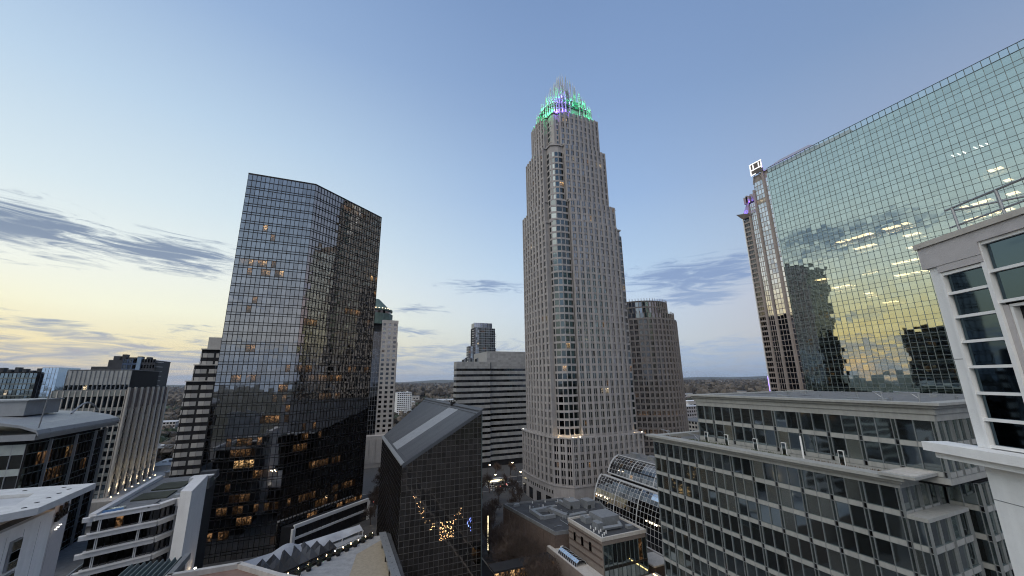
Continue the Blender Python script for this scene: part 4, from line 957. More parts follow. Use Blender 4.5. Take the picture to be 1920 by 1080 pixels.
# ================================================================== RIBBED CONCRETE BLOCK
T = Thing('ribbed_concrete_block', 'concrete office block with tall ribs lit from below, left background', 'office block', (-114, 285, 0))
T.part('core', MB().box(-127.5, -100.6, 263.6, 313, 0, 59.2), CORE); RIB = pmat('ribbed concrete', (.52, .49, .445), .85, var=.18, streak=.5)
DIM = pmat('dark precast', (.12, .10, .095), .8, var=.2)
ry = [263+i*49/7 for i in range(8)]
facade(T, [(-100, y) for y in ry], 0, [(1.5, 's'), (2.3, 'p')]*13 + [(1.0, 's')], (2.6, .35, RIB), None, (-.1, pmat('brown grey recess', (.17, .15, .135), .85, var=.2)), .25, 2, .9, G_STRIP, jit=.006, ends=(True, True))
T.part('attic_band', MB().seg((-100, 262.8), (-100, 312.4), -.3, .12, 50.4, 60.2), DIM)
for y in ry: T.part('rib', MB().seg((-100, y-.85), (-100, y+.85), .1, .75, 9.5, 60.6), RIB)
facade(T, line((-128, 263), (-100.5, 263), 13), 0, [(1.4, 's'), (2.4, 'p')]*13 + [(1.6, 's'), (5.4, 'p'), (1.5, 's'), (1.4, 's')], (.45, .3, RIB), None, (.06, pmat('grey green panel', (.22, .235, .225), .7, var=.15)), .2, 1, pick=G_BLUE)
z = 59.6
T.part('upper_core', MB().box(-127.5, -103.4, 271.6, 306, z, 69.5), CORE)
facade(T, line((-128, 271), (-103, 271), 14), z, [(2.4, 'p'), (3.6, 's'), (3.6, 's')], (.3, .35, MULLL), None, (.05, pmat('pale screen panel', (.36, .37, .36), .7, var=.15, island=.3)), .2, 1, pick=lambda i, j, k: LIT_Y if i == 4 else G_BLUE, span_piece=True)
T.part('upper_roof', MB().box(-128, -102.9, 270.9, 306, 69.3, 69.7), ROOFM); T.part('main_roof', MB().box(-128, -100, 263, 313, 59.3, 59.6), ROOFM)
T.part('podium', MB().box(-135, -88, 255, 330, 0, 9.3), CONC)
for y in ry:
    T.part('uplight', MB().box(-98.1, -97.85, y-.12, y+.12, 9.3, 9.55), BULB)
    point_lamp(T, 'uplight_lamp', (-97.6, y, 10.2), (1, .84, .55), 1500, .15, 80, (-99.3, y, 24))
T.finish(150, 9)

# ================================================================== CURVED-ROOF DARK GLASS BLOCK
T = Thing('curved_roof_block', 'dark glass office block with a curved grey metal roof and amber-lit floors, far left', 'office block', (-75, 132, 0))
T.part('core', MB().box(-110, -59.7, 118.6, 146.5, 0, 50.8), CORE)
Gc = glass('black green glass', (.10, .125, .12), .05, .35, .5)
CUR = pmat('amber curtain glow', (.3, .2, .1), .8)
lmq = {(c, 11): LIT_D for c in (2, 3, 4)}; lmq.update({(c, 11): LIT_W for c in (8, 9, 10)}); lmq.update({(c, 10): LIT_D for c in (4, 5, 6, 7, 13, 14)})
ep = arc((-59, 118), (-59, 147), 20, .8)
facade(T, ep, .2, [(1.3, 'p'), (2.7, 'p')]*12 + [(2.0, 'p')], (.13, .1, MULL), (.14, .1, MULLG), None, .1, 1, pick=lambda i, j, k: lmq.get((i, j//2), Gc) if j % 2 else Gc, jit=.006)
for i in (4, 10, 16, 20): T.part('column_fin', MB().seg(lerp(ep[i-1], ep[i], .8), lerp(ep[i-1], ep[i], 1.0), 0, .5, 0, 50.5), MULLL)
facade(T, line((-110, 118), (-59.2, 118), 26), .2, [(1.3, 's'), (2.7, 'p')]*12 + [(2.0, 's')], (.13, .1, MULLL), None, (.1, pmat('pale green panel', (.34, .37, .35), .6, var=.2)), .1, 1, pick=lambda i, j, k: LIT_W if (i, j) == (22, 23) else G_DARK)
RGR = pmat('grey roof sheet', (.27, .28, .29), .5, .3, var=.12, scale=.6, streak=.2); 
prof = [(-57.2, 52.2), (-57.6, 53.0), (-60, 54.0), (-64, 54.9), (-70, 55.4), (-110, 55.5)]
for k in range(8):
    y0, y1 = 116.6+k*4.1, 116.6+(k+1)*4.1-.06; m = MB()
    for (xa, za), (xb, zb_) in zip(prof, prof[1:]): m.hexa([(xb, y0, zb_-.5), (xa, y0, za-.5), (xa, y1, za-.5), (xb, y1, zb_-.5), (xb, y0, zb_), (xa, y0, za), (xa, y1, za), (xb, y1, zb_)])
    T.part('roof_sheet', m, RGR)
T.part('eave_soffit', MB().box(-110, -57.6, 116.8, 149.2, 51.0, 52.2), RGR)
T.part('penthouse', MB().box(-92, -66, 128, 140, 55.4, 58.6), RGR); T.part('penthouse_roof', MB().box(-92.4, -65.6, 127.6, 140.4, 58.6, 58.9), METAL)
m = MB(); ap = [(-63, 139+i*1.2, 55+2.4*math.sin(math.pi*i/10)) for i in range(11)]
for a, b in zip(ap, ap[1:]): m.tube(a, b, .22)
T.part('roof_hoop', m, METAL)
T.part('antenna', MB().tube((-58.6, 119, 52), (-57.2, 117, 61.5), .12), MULLL)
T.finish(300, 9)

# ================================================================== FAR LEFT GLASS SLAB, BLUE CONDO
T = Thing('far_glass_slab', 'dark green glass slab with a pale blue end wall on the far left horizon', 'office block', (-203, 385, 0))
T.part('core', MB().box(-259.5, -190.2, 371.6, 400, 0, 71), CORE)
facade(T, line((-260, 371), (-190, 371), 36), 0, [(.8, 's'), (2.9, 'p')]*19, (.15, .08, MULL), None, (.12, pmat('grey slab edge', (.17, .19, .18), .7, var=.2)), .2, 1, pick=lambda i, j, k: LIT_Y if (i, j) in ((29, 31), (33, 11)) else G_TEAL)
facade(T, line((-190, 374.5), (-181.5, 374.5), 5), 0, [(3.9, 'p')]*19, (.12, .05, MULLL), (.12, .05, MULLL), None, .1, 1, pick=glass('pale blue glass', (.62, .72, .82), .05, .12, .2))
T.part('core', MB().box(-189.9, -181.7, 374.9, 398, 0, 74), CORE); T.part('end_wall', MB().box(-181.6, -181.2, 374.5, 398, 0, 74.2), G_BLUE)
for k in range(9): T.part('rooftop_unit', MB().box(-222+k*3.6, -220+k*3.6, 376, 380, 70.3, 72.2+(k*53 % 7)*.35), ROOFD)
T.finish(80, 9)
T = Thing('blue_condo_block', 'blue and charcoal apartment block rising behind the ribbed concrete block', 'apartment block', (-122, 332, 0))
T.part('core', MB().box(-134, -111.4, 320.6, 345, 0, 77), pmat('charcoal cladding', (.05, .052, .06), .7, var=.2))
facade(T, line((-127, 320), (-120, 320), 3), 20, [(1.2, 's'), (2.4, 'p')]*16, (.6, .1, pmat('navy panel', (.055, .085, .15), .6, var=.2)), None, (.08, MATS['navy panel']), .2, 1, pick=G_STRIP)
T.part('blue_fin', MB().box(-120, -118, 319.2, 322, 0, 78.6), pmat('steel blue panel', (.22, .31, .42), .5, var=.1))
facade(T, line((-118, 320), (-111, 320), 5), 20, [(1.5, 's'), (2.1, 'p')]*16, (.5, .1, MATS['charcoal cladding']), None, (.08, MATS['charcoal cladding']), .2, 1, pick=lambda i, j, k: G_BLUE if (i+j//2) % 2 else LIT_D if (i*j) % 11 == 1 else G_HS)
for j in range(6): T.part('balcony', MB().box(-111.2, -108.8, 321, 326, 61+j*2.9, 61.4+j*2.9), MULLL)
for x, w_, h in ((-133, 3, 2.5), (-129, 2, 3.6), (-126, 4, 1.8), (-117, 2, 2), (-121.5, 2.2, 2.4)): T.part('rooftop_unit', MB().box(x, x+w_, 323, 327, 77, 77+h), ROOFD)
T.part('left_terrace', MB().box(-142, -134, 322, 345, 0, 73), MATS['charcoal cladding'])
T.finish(60, 9)

# ================================================================== WHITE BALCONY BLOCK WITH BLANK FIN
T = Thing('white_balcony_block', 'white mid-rise with banded floors, terrace roof and a tall blank fin wall', 'building', (-38, 132, 0))
PW = pmat('off white precast', (.56, .555, .55), .8, var=.12, streak=.45); q = [(-47.2, 119.5), (-37.0, 123.8), (-35.0, 128)]
pl = [q[0], q[1], q[2], (-31.5, 127.5), (-33, 158), (-48.5, 158)]
T.part('core', MB().prism(inset_poly(pl, 1.0), 0, 33.8), CORE); FHB = 3.45; ZB = 34.6
for j in range(10):
    zt_ = ZB-j*FHB
    for a, b in ((q[0], q[1]), (q[1], q[2])):
        T.part('floor_band', MB().seg(a, b, -1.0, .6 if j else .2, zt_-.95, zt_-.05), PW)
        T.part('band_ledge', MB().seg(a, b, -.9, .85 if j else .45, zt_-.05, zt_+.12), PW)
    T.part('balcony_nose', MB().seg(lerp(q[0], q[1], -.10), q[0], -.6, .59, zt_-.9, zt_-.1), PW)
    for t in (.13, .155, .72, .745): 
        a, b = lerp(q[0], q[1], t), lerp(q[0], q[1], t+.016); T.mb('column', PW).seg(a, b, -.6, -.1, zt_-FHB+.12, zt_-.96)
    for k in range(9):
        a, b = lerp(q[0], q[1], k/9+.006), lerp(q[0], q[1], (k+1)/9-.006)
        T.piece('window_pane', [(*lerp(a, a, 0), zt_-FHB+.1)[:3], (*b, zt_-FHB+.1), (*b, zt_-.95), (*a, zt_-.95)], LIT_D if (j, k) in ((0, 3),) else G_DARK)
    for k in range(3):
        a, b = lerp(q[1], q[2], k/3+.01), lerp(q[1], q[2], (k+1)/3-.01); T.piece('window_pane', [(*a, zt_-FHB+.1), (*b, zt_-FHB+.1), (*b, zt_-.95), (*a, zt_-.95)], G_DARK)
for pcs in T.pieces['window_pane']:
    for i_, p_ in enumerate(pcs[0]): pcs[0][i_] = (p_[0]+.2, p_[1]+.55, p_[2])
for k in range(5):
    a, b = lerp((-34.8, 128), (-31.6, 124.5), k/5), lerp((-34.8, 128), (-31.6, 124.5), (k+.55)/5); T.part('vertical_louvre', MB().seg(a, b, -.8, .3, 0, ZB-1.6), PW)
T.part('louvre_back', MB().seg((-35, 128.6), (-31.4, 125.2), -1.2, -.85, 0, ZB-1.5), CORE); T.part('louvre_head', MB().seg((-35, 128), (-31.4, 124.4), -1.2, .4, ZB-1.55, ZB+.2), PW)
fin = [(-31.3, 115.9), (-29.0, 115.0), (-30.6, 133), (-33.2, 133.5)]
T.part('fin_wall', MB().prism(fin, 0, 38.6), PW)
T.part('roof_deck', MB().prism(inset_poly(pl, .4), 33.8, 34.3), ROOFM)
T.part('side_parapet', MB().seg((-48.5, 158), q[0], -.9, .3, 33.6, 35.1), PW)
for b, m_ in (((-45, -38, 131, 138), 1), ((-44.5, -38, 141, 149), 1), ((-45, -38.5, 122.8, 129), 0)):
    T.part('roof_bed' if m_ else 'roof_patch', MB().box(*b, 34.3, 34.6), pmat('roof lawn', (.05, .055, .042), .95, var=.3) if m_ else ROOFM)
T.part('skylight', MB().hexa([(-46.5, 121.4, 34.3), (-43, 122.8, 34.3), (-43.2, 125.2, 34.3), (-46.5, 124, 34.3), (-46.2, 122, 35), (-43.3, 123.2, 35), (-43.4, 124.6, 35), (-46.2, 123.6, 35)]), G_BLUE)
for k, (x, y, sx, sy, h) in enumerate(((-36, 132, 3, 2.4, 1.6), (-33, 137, 2, 4, 2.6), (-38, 146, 5, 4, 1.4), (-36, 129, 2, 1.6, 1.0), (-37, 152, 4, 3, 1.8))): T.part('rooftop_unit', MB().box(x, x+sx, y, y+sy, 34.3, 34.3+h), (METAL, ROOFD, PW)[k % 3])
for z_, y_ in ((18.5, 127), (12, 124.2)): 
    T.part('wall_lamp', MB().box(-29.1, -28.7, y_-.25, y_+.25, z_, z_+.5), BULBW); point_lamp(T, 'wall_lamp_light', (-28.3, y_, z_-.3), (1, .66, .32), 160, .12)
T.finish(200, 8)
t = Thing('low_link_roof', 'low grey link roof with a metal edge between the hotel and the white balcony block', 'building', (-52, 125, 0))
t.part('wall', MB().prism([(-60, 116), (-48.5, 117), (-49.5, 136), (-58, 150)], 0, 23), G_DARK); t.part('roof_slab', MB().prism([(-60.3, 115.6), (-48.3, 116.6), (-49.3, 137), (-58, 151)], 23, 23.7), ROOFM); t.part('metal_edge', MB().tube((-60.3, 115.4, 24.2), (-48.2, 116.4, 24.2), .25).tube((-48.2, 116.4, 24.2), (-49.2, 137, 24.2), .25), METAL)
t.part('dock_lamp', MB().box(-50, -48.5, 116.2, 116.4, 9, 9.6), BULBW)

# ================================================================== WHITE HOTEL WITH SIGN (lower left)
T = Thing('white_hotel', 'white hotel block with a pointed roof canopy and lettered sign, lower left corner', 'hotel', (-28, 48, 0))
T.part('white_wall', MB().prism([(-22.3, 36), (-22.5, 50.6), (-36, 50.6), (-36, 36)], 0, 51.0), WHITE)
T.part('end_wall', MB().prism([(-22.52, 50.65), (-23.5, 55.2), (-36, 55.2), (-36, 50.65)], 0, 51.6), GRAYST)
for y0 in (46.8, 43.6, 40.4):
    for k in range(5):
        z_ = 50.35-k*2.35
        w_f = T.part('window', MB().box(-22.48, -22.26, y0-1.1, y0, z_-2.1, z_), MULLL)
        T.part('window_pane', MB().box(-22.3, -22.22, y0-1.0, y0-.08, z_-.75, z_-.08), BL, w_f); T.part('window_pane', MB().box(-22.3, -22.23, y0-1.0, y0-.08, z_-1.45, z_-.83), G_WING, w_f); T.part('window_pane', MB().box(-22.3, -22.22, y0-1.0, y0-.08, z_-2.02, z_-1.52), BL, w_f)
for k in range(9): T.part('wall_joint', MB().seg((-22.31, 36+k*1.8), (-22.33, 36.02+k*1.8), -.0, .012, 20, 50.9), MULLL)
T.part('parapet', MB().seg((-22.35, 50.5), (-22.3, 36), .0, .0, 0, 0) if False else MB().box(-22.9, -22.42, 36, 50.5, 51.0, 51.35), WHITE)
T.part('roof_deck', MB().box(-36, -22.9, 36, 50.6, 51.01, 51.1), ROOFM)
T.part('penthouse', MB().box(-36, -24.4, 40, 49.5, 51.1, 52.5), WHITE); T.part('penthouse_window', MB().box(-24.4, -24.3, 41, 43.5, 51.3, 52.3), G_DARK)
can = [(-20.7, 51.6), (-20.3, 43.6), (-22.0, 42.6), (-36, 41.0), (-36, 43.4), (-23, 45.3), (-23.4, 49.2), (-36, 50.6), (-36, 53.4)]
can = [(-20.6, 51.9), (-36, 53.6), (-36, 51.2), (-23.6, 49.6), (-22.6, 45.6), (-36, 43.0), (-36, 40.8), (-21.9, 42.6), (-20.4, 43.8)]
mcan = MB(); n_ = len(can)
for strip in ([0, 1, 2, 3], [0, 3, 4, 8], [8, 4, 5, 6, 7]):
    pp = [can[i] for i in strip]
    if sum((pp[i-1][0]*pp[i][1]-pp[i][0]*pp[i-1][1]) for i in range(len(pp))) < 0: pp.reverse()
    mcan.prism(pp, 52.5, 53.0)
T.part('roof_canopy', mcan, pmat('weathered white canopy', (.50, .505, .50), .7, var=.15, scale=1.5))
T.part('canopy_infill', MB().prism([(-36, 43.1), (-22.7, 45.7), (-23.7, 49.5), (-36, 51.1)], 52.55, 52.75), ROOFL)
for k in range(5): T.part('canopy_hole', MB().cyl(-22.4-k*2.6, 51.0+k*.12, .16, 53.0, 53.02, 10), CORE)
for k in range(5): T.part('canopy_hole', MB().cyl(-21.6+k*.05, 50-k*1.45, .16, 53.0, 53.02, 10), CORE)
T.part('soffit_lamp', MB().box(-22.5, -21.9, 50.9, 51.6, 52.0, 52.45), emat('orange soffit', (1, .55, .2), 2.0))
cu = bpy.data.curves.new('sign_text', 'FONT'); cu.body = 'aloft'; cu.size = 1.75; cu.extrude = .09
to = bpy.data.objects.new('sign_text', cu); COL.objects.link(to); bpy.context.view_layer.update()
me = bpy.data.meshes.new_from_object(to.evaluated_get(bpy.context.evaluated_depsgraph_get())); bpy.data.objects.remove(to)
me.materials.clear(); me.materials.append(MULL)
so_ = link('sign_letters', me, T.root); so_['label'] = 'dark letters reading aloft on the hotel end wall'
so_.rotation_euler = (R(90), 0, R(102)); so_.location = (-22.46-T.loc[0], 51.0-T.loc[1], 50.15)
for k in range(3): T.part('parapet_lamp', MB().box(-22.5-k*.2, -22.35-k*.2, 51.2+k*.75, 51.32+k*.75, 49.5, 49.56), emat('small parapet lamp', (1, .95, .85), 3))
T.finish()
t = Thing('brick_wing_wall', 'small brick red wall panel beside the curved roof block at the left edge', 'wall', (-48, 92, 0))
t.part('wall', MB().box(-60, -43, 84, 86, 0, 45.5), ROOFL); t.part('red_panel', MB().box(-55.5, -50.5, 83.9, 84, 40, 42.4), BRICK)
t = Thing('parapet_roof', 'flat grey parapet roof at the bottom edge below the white hotel', 'building', (-18, 44, 0))
t.part('wall', MB().prism([(-21.5, 38), (-13.5, 36.5), (-14.5, 47), (-20.5, 50)], 0, 40.5), GRAYST); t.part('coping', MB().prism([(-21.7, 37.8), (-13.3, 36.3), (-14.3, 47.2), (-20.5, 50.3)], 40.5, 40.8), ROOFM)
t = Thing('louvred_plant_block', 'dark louvred plant box at the foot of the blank fin wall', 'building', (-27, 92, 0))
t.part('wall', MB().box(-31.5, -23.4, 86, 96, 0, 31), MULL)
for k in range(9): t.part('louvre', MB().hexa([(-31.3+k*.85, 85.7, 31.1), (-30.7+k*.85, 85.7, 31.1), (-30.7+k*.85, 96, 31.1), (-31.3+k*.85, 96, 31.1), (-31.1+k*.85, 85.7, 31.7), (-30.95+k*.85, 85.7, 31.7), (-30.95+k*.85, 96, 31.7), (-31.1+k*.85, 96, 31.7)]), MULLG)
t.part('coping', MB().seg((-23.4, 85.6), (-23.4, 96.3), -.3, .5, 31, 32), ROOFM)
t = Thing('brown_flat_roof', 'reddish brown flat roof with a pale coping at the bottom edge', 'building', (-9, 50, 0))
pl = [(-18.5, 40), (-1, 40), (-1, 50.2), (-4.6, 53.4), (-9, 58.3), (-15.6, 58.3)]
t.part('wall', MB().prism(pl, 0, 41.4), BRICK); t.part('roof_deck', MB().prism(inset_poly(pl, .5), 41.4, 41.6), pmat('red brown membrane', (.22, .14, .11), .9, var=.2, scale=1))
for i in range(len(pl)): t.part('coping', MB().seg(pl[i], pl[(i+1) % len(pl)], -.5, .1, 41.41, 42.1), CONC)

# ================================================================== PODIUM TERRACE, TENT, PYRAMID SKYLIGHTS
T = Thing('podium_terrace', 'pale roof terrace podium with a lamp-lit rail at the bottom centre', 'terrace', (0, 132, 0))
pl = [(-30, 96), (17.5, 96), (17.5, 150.5), (13.4, 150.5), (5, 158), (-24, 137), (-30, 126.3)]
T.part('podium_wall', MB().prism(pl, 0, 11.6), BRICK); T.part('deck', MB().prism(inset_poly(pl, .2), 11.6, 11.8), pmat('terrace paving', (.30, .31, .32), .9, var=.2, scale=.5))
T.part('sand_patch', MB().prism([(3, 112), (15.5, 112), (15.8, 146), (8, 138), (6, 126)], 11.8, 11.84), pmat('sand paving', (.32, .28, .215), .9, var=.15, scale=1))
T.part('edge_beam', MB().seg((13.4, 150.7), (-14, 126.5), -.6, .5, 11.85, 12.5), MULL)
for k in range(13):
    x, y = lerp((13.2, 150.3), (-13.6, 126.5), k/12); T.part('rail_post', MB().box(x-.08, x+.08, y-.08, y+.08, 12.3, 13.4), MULL)
    T.part('rail_lamp', MB().box(x-.09, x+.09, y-.35, y-.2, 12.7, 13.05), BULB)
T.part('rail_bar', MB().tube((13.2, 150.3, 13.4), (-13.6, 126.5, 13.4), .05), MULL)
for k in range(9):
    x, y = lerp((12.6, 148.6), (-8, 129), k/8.5); T.part('planter_tub', MB().cyl(x, y, .55, 11.8, 12.5, 10, .7), CORE)
    rr = random.Random(k); m = MB()
    for _ in range(70):
        a, e, d = rr.uniform(0, 6.28), rr.uniform(.1, 1.4), rr.uniform(.4, .95); p = (x+d*math.cos(a)*math.cos(e), y+d*math.sin(a)*math.cos(e), 12.6+d*math.sin(e)); s_ = .22
        m.tri((p[0]-s_, p[1], p[2]), (p[0]+s_, p[1]+rr.uniform(-.2, .2), p[2]), (p[0], p[1]+rr.uniform(-.2, .2), p[2]+s_))
    T.part('tub_plant', m, pmat('dark shrub', (.04, .048, .035), .9, var=.3))
T.finish()
T = Thing('white_tent_roof', 'white tensile fabric roof beside the dark pyramid skylights', 'canopy', (-5, 138, 0))
m = MB(); NX, NY = 30, 8
def tz(u, v): return 12.7 + .9*v + (3.0*math.exp(-((u-.36)/.12)**2) + 1.3*math.exp(-((u-.68)/.1)**2) + .6*math.exp(-((u-.92)/.06)**2))*math.sin(math.pi*min(1, v*1.1+.05)) - .5*math.sin(math.pi*u)*(1-v)
def tp(i, j):
    u, v = i/NX, j/NY; a = lerp((-21.8, 133.5), (10.5, 154.8), u); b = lerp((-25, 139.5), (9.5, 158), u); p = lerp(a, b, v); return (p[0], p[1], tz(u, v))
for i in range(NX):
    for j in range(NY): m.quad(tp(i, j), tp(i+1, j), tp(i+1, j+1), tp(i, j+1))
T.part('fabric', m, pmat('tent fabric', (.42, .44, .47), .8, var=.12), smooth=True)
m2 = MB()
for i in range(0, NX+1, 6):
    for j in (0, NY): p = tp(i, j); m2.tube((p[0], p[1], 0), p, .14)
T.part('mast', m2, WTRIM); T.finish()
PYR = [pmat('slate pyramid', (.085, .09, .10), .4, .3, var=.3, island=.6)]
ORDN = ('first', 'second', 'third', 'fourth', 'fifth', 'sixth', 'seventh', 'eighth')
RD, RN = Vector((.75, .66)), Vector((-.66, .75))
for r_ in range(3):
    for k in range(8 - r_):
        c_ = Vector((-15.2, 127.6)) + RN*(1.6+r_*3.15) + RD*(k*3.15+r_*1.2); bx, by = c_
        t = Thing('pyramid_skylight', ORDN[k]+' dark pyramid skylight from the left in the '+('row along the lamp-lit rail', 'middle row', 'row next to the white tent')[r_], 'skylight', (bx, by, 12.6), 'dark pyramid skylights')
        h = 2.3; b_ = [(*(c_+RD*sx*1.5+RN*sy*1.5), 12.8) for sx, sy in ((-1, -1), (1, -1), (1, 1), (-1, 1))]; ap_ = (bx, by, 12.8+h)
        for i in range(4): t.part('facet', MB().tri(b_[i], b_[(i+1) % 4], ap_), PYR[0])
        t.part('kerb_frame', MB().prism([(*(c_+RD*sx*1.53+RN*sy*1.53),) for sx, sy in ((-1, -1), (1, -1), (1, 1), (-1, 1))], 12.5, 12.8), MULL)
T = Thing('tapered_canopy', 'long tapered pale metal canopy with studs beside the wedge building', 'canopy', (16.5, 122, 11.8))
tc_ = [(14.6, 143), (16.6, 143), (17.2, 106), (15.2, 104)]
T.part('slab', MB().prism([tc_[3], tc_[2], tc_[1], tc_[0]], 14.6, 15.1), METAL); T.part('side_skirt', MB().prism([(16.65, 143), (17.9, 141), (18.1, 106), (17.25, 106)][::-1], 12, 14.9), ROOFD)
for k in range(9): T.part('stud', MB().cyl(15.7+k*.05, 139-k*3.9, .12, 15.1, 15.16, 8), MULL)
for k in range(4): T.part('support', MB().box(15.2, 15.5, 109+k*10, 109.3+k*10, 11.8, 14.6), MULL)
# lit skywalk over the street
T = Thing('lattice_skywalk', 'amber-lit lattice footbridge between the wedge building and the brick block', 'footbridge', (53, 118, 0))
T.part('deck', MB().box(43, 62.4, 114.5, 119, 5.6, 6.2), MULL); T.part('roof', MB().box(43, 62.4, 114.2, 119.3, 9.6, 10.1), CORE)
for k in range(12):
    T.piece('lattice_pane', [(43.2+k*1.6, 114.8, 6.25), (44.6+k*1.6, 114.8, 6.25), (44.6+k*1.6, 114.8, 9.55), (43.2+k*1.6, 114.8, 9.55)], LIT_D if k % 3 else LIT_W, 0, True)
    T.part('brace', MB().tube((43.1+k*1.6, 114.6, 6.2), (44.7+k*1.6, 114.6, 9.6), .07).tube((44.7+k*1.6, 114.6, 6.2), (43.1+k*1.6, 114.6, 9.6), .07), BRICK)
for x in (46, 60): T.part('pier', MB().box(x-.4, x+.4, 116.4, 117.2, 0, 5.6), CONC)
T.finish()
t = Thing('light_mast', 'slender mast with a vertical yellow light line in the park', 'light mast', (52.6, 146, 0)); t.part('pole', MB().cyl(52.6, 146, .12, 0, 14.5, 8), MULL); t.part('light_line', MB().box(52.35, 52.55, 145.7, 145.9, 3, 14), emat('yellow light line', (1, .85, .5), 2.5))

# dark tower outside the frame, mirrored in the green glass
T = Thing('mirrored_office_tower', 'dark office tower seen only as a reflection in the lower green glass', 'office tower', (-150, 150, 0))
T.part('core', MB().box(-179, -126, 118, 176, 0, 99), CORE)
lmq = lit_map(301, 24, 25, .10, (2, 5))
facade(T, line((-125, 117), (-125, 176), 24), 0, [(1.4, 's'), (2.6, 'p')]*25, (.4, .1, MULL), None, (.06, pmat('charcoal band', (.10, .10, .105), .7, var=.2)), .2, 1, pick=lambda i, j, k: lmq.get((i, j//2), G_STRIP))
T.part('roof_cap', MB().box(-180, -125, 117, 177, 99, 101), MULL); T.part('plant_room', MB().box(-165, -135, 125, 150, 101, 107), MULL)
T.finish(0, 9)

# ================================================================== BARE TREES
BARK = pmat('grey brown bark', (.07, .055, .045), .95, var=.3, scale=3)
def bare_tree_mesh(seed, h, spread):
    rg = random.Random(seed); trunk, tw = MB(), MB()
    def grow(p, d, ln, r, lv):
        q = p+d*ln; (trunk if lv < 2 else tw).tube(p, q, max(r, .02), max(r*.68, .018), 6 if lv < 2 else 3)
        if lv >= 6: return
        for k in range(rg.randint(2, 3) if lv else 4):
            a = d.orthogonal().normalized(); a.rotate(Matrix.Rotation(rg.uniform(0, 6.28), 3, d)); sp_ = rg.uniform(.35, .85)*spread
            nd = (d*math.cos(sp_)+a*math.sin(sp_)+Vector((0, 0, .12))).normalized(); grow(p+d*ln*rg.uniform(.6, 1), nd, ln*rg.uniform(.62, .82), r*.6, lv+1)
        grow(q, (d+Vector((rg.uniform(-.2, .2), rg.uniform(-.2, .2), .1))).normalized(), ln*.78, r*.68, lv+1)
    grow(Vector((0, 0, 0)), Vector((0, 0, 1)), h*.27, h*.022, 0); return trunk.mesh('trunk', BARK), tw.mesh('branches', pmat('twigs', (.085, .062, .05), .95, var=.3, scale=2))
TM = [bare_tree_mesh(s, 12, 1.0) for s in (1, 2, 3)]
park = [(53, 126), (56.5, 131), (53.5, 138), (57, 122.8), (55.5, 143), (52.4, 133), (54.5, 150), (52, 159), (57.5, 110), (54, 106), (56.8, 137), (53.8, 112)]
strt = [(20.5, 222), (24.5, 262), (31, 255), (19, 210), (70, 222), (81, 223), (91, 223.5), (73, 255), (97, 256), (108, 256), (46, 224), (16.5, 200), (27, 275), (36, 270), (64, 175), (70, 186), (76, 178), (67, 201), (80, 206), (88, 197), (74, 215), (91, 213), (57, 168), (58, 184)]
ORD = ['first', 'second', 'third', 'fourth', 'fifth', 'sixth', 'seventh', 'eighth']
for k, (x, y) in enumerate(park+strt):
    if k < len(park): lab = ('slim', 'spreading', 'crooked')[k % 3] + ' leafless park tree, ' + ('nearest', 'second', 'third', 'fourth', 'fifth', 'sixth', 'seventh', 'eighth', 'ninth', 'tenth', 'eleventh', 'farthest')[sorted(park, key=lambda q: q[1]).index((x, y))] + ' from the viewer along the dark side street'
    else: lab = 'leafless tree ' + ('right of the dark tower corner, nearest the kerb', 'across the avenue in the gap left of the wedge', 'mid-avenue in the gap left of the wedge', 'beside the white-framed lobby, nearer the wedge', 'first right of the wedge along the avenue', 'second right of the wedge along the avenue', 'left of the granite skyscraper base', 'below the left end of the striped block', 'below the middle of the striped block', 'below the striped block, next to the granite skyscraper', 'hidden at the back corner of the wedge', 'in front of the white-framed lobby', 'before the pale stone podium, left one', 'before the pale stone podium, right one', 'on the plaza behind the low dark roof, nearest it', 'on the plaza behind the low dark roof, second row left', 'on the plaza behind the low dark roof, second row right', 'on the plaza midway to the avenue, left', 'on the plaza midway to the avenue, right', 'on the plaza beside the granite skyscraper wall', 'on the plaza edge by the avenue, left', 'on the plaza edge by the avenue, right', 'beside the side street kerb, nearer', 'beside the side street kerb, farther')[k-len(park)]
    t = Thing('bare_tree', lab, 'tree', (x, y, 0), 'leafless park trees' if k < len(park) else 'leafless street trees')
    s_ = (1.3 if k < len(park) else .85)*random.uniform(.85, 1.15); a = random.uniform(0, 6.28)
    for nm, me in zip(('trunk', 'branches'), TM[k % 3]):
        o = link(nm, me, t.root); o.scale = (s_, s_, s_); o.rotation_euler = (0, 0, a)

# ================================================================== STREET LAMPS, CARS, BUS
def lamp(x, y, lab, h=8.5, dx=1.8, w=120):
    t = Thing('street_lamp', lab, 'street lamp', (x, y, 0), 'street lamps')
    t.part('pole', MB().cyl(x, y, .12, 0, h, 8, .08), MULL); t.part('arm', MB().tube((x, y, h-.1), (x+dx, y, h+.3), .06), MULL)
    lh_ = t.part('lamp_head', MB().hexa([(x+dx-.5, y-.3, h+.1), (x+dx+.5, y-.3, h+.1), (x+dx+.5, y+.3, h+.1), (x+dx-.5, y+.3, h+.1), (x+dx-.4, y-.2, h+.4), (x+dx+.4, y-.2, h+.4), (x+dx+.4, y+.2, h+.4), (x+dx-.4, y+.2, h+.4)]), MULL)
    t.part('lamp_glass', MB().box(x+dx-.4, x+dx+.4, y-.25, y+.25, h-.12, h+.09), emat('street lamp glow', (1, .78, .48), 26), lh_); point_lamp(t, 'lamp_light', (x+dx, y, h-.4), (1, .74, .42), w, .3)
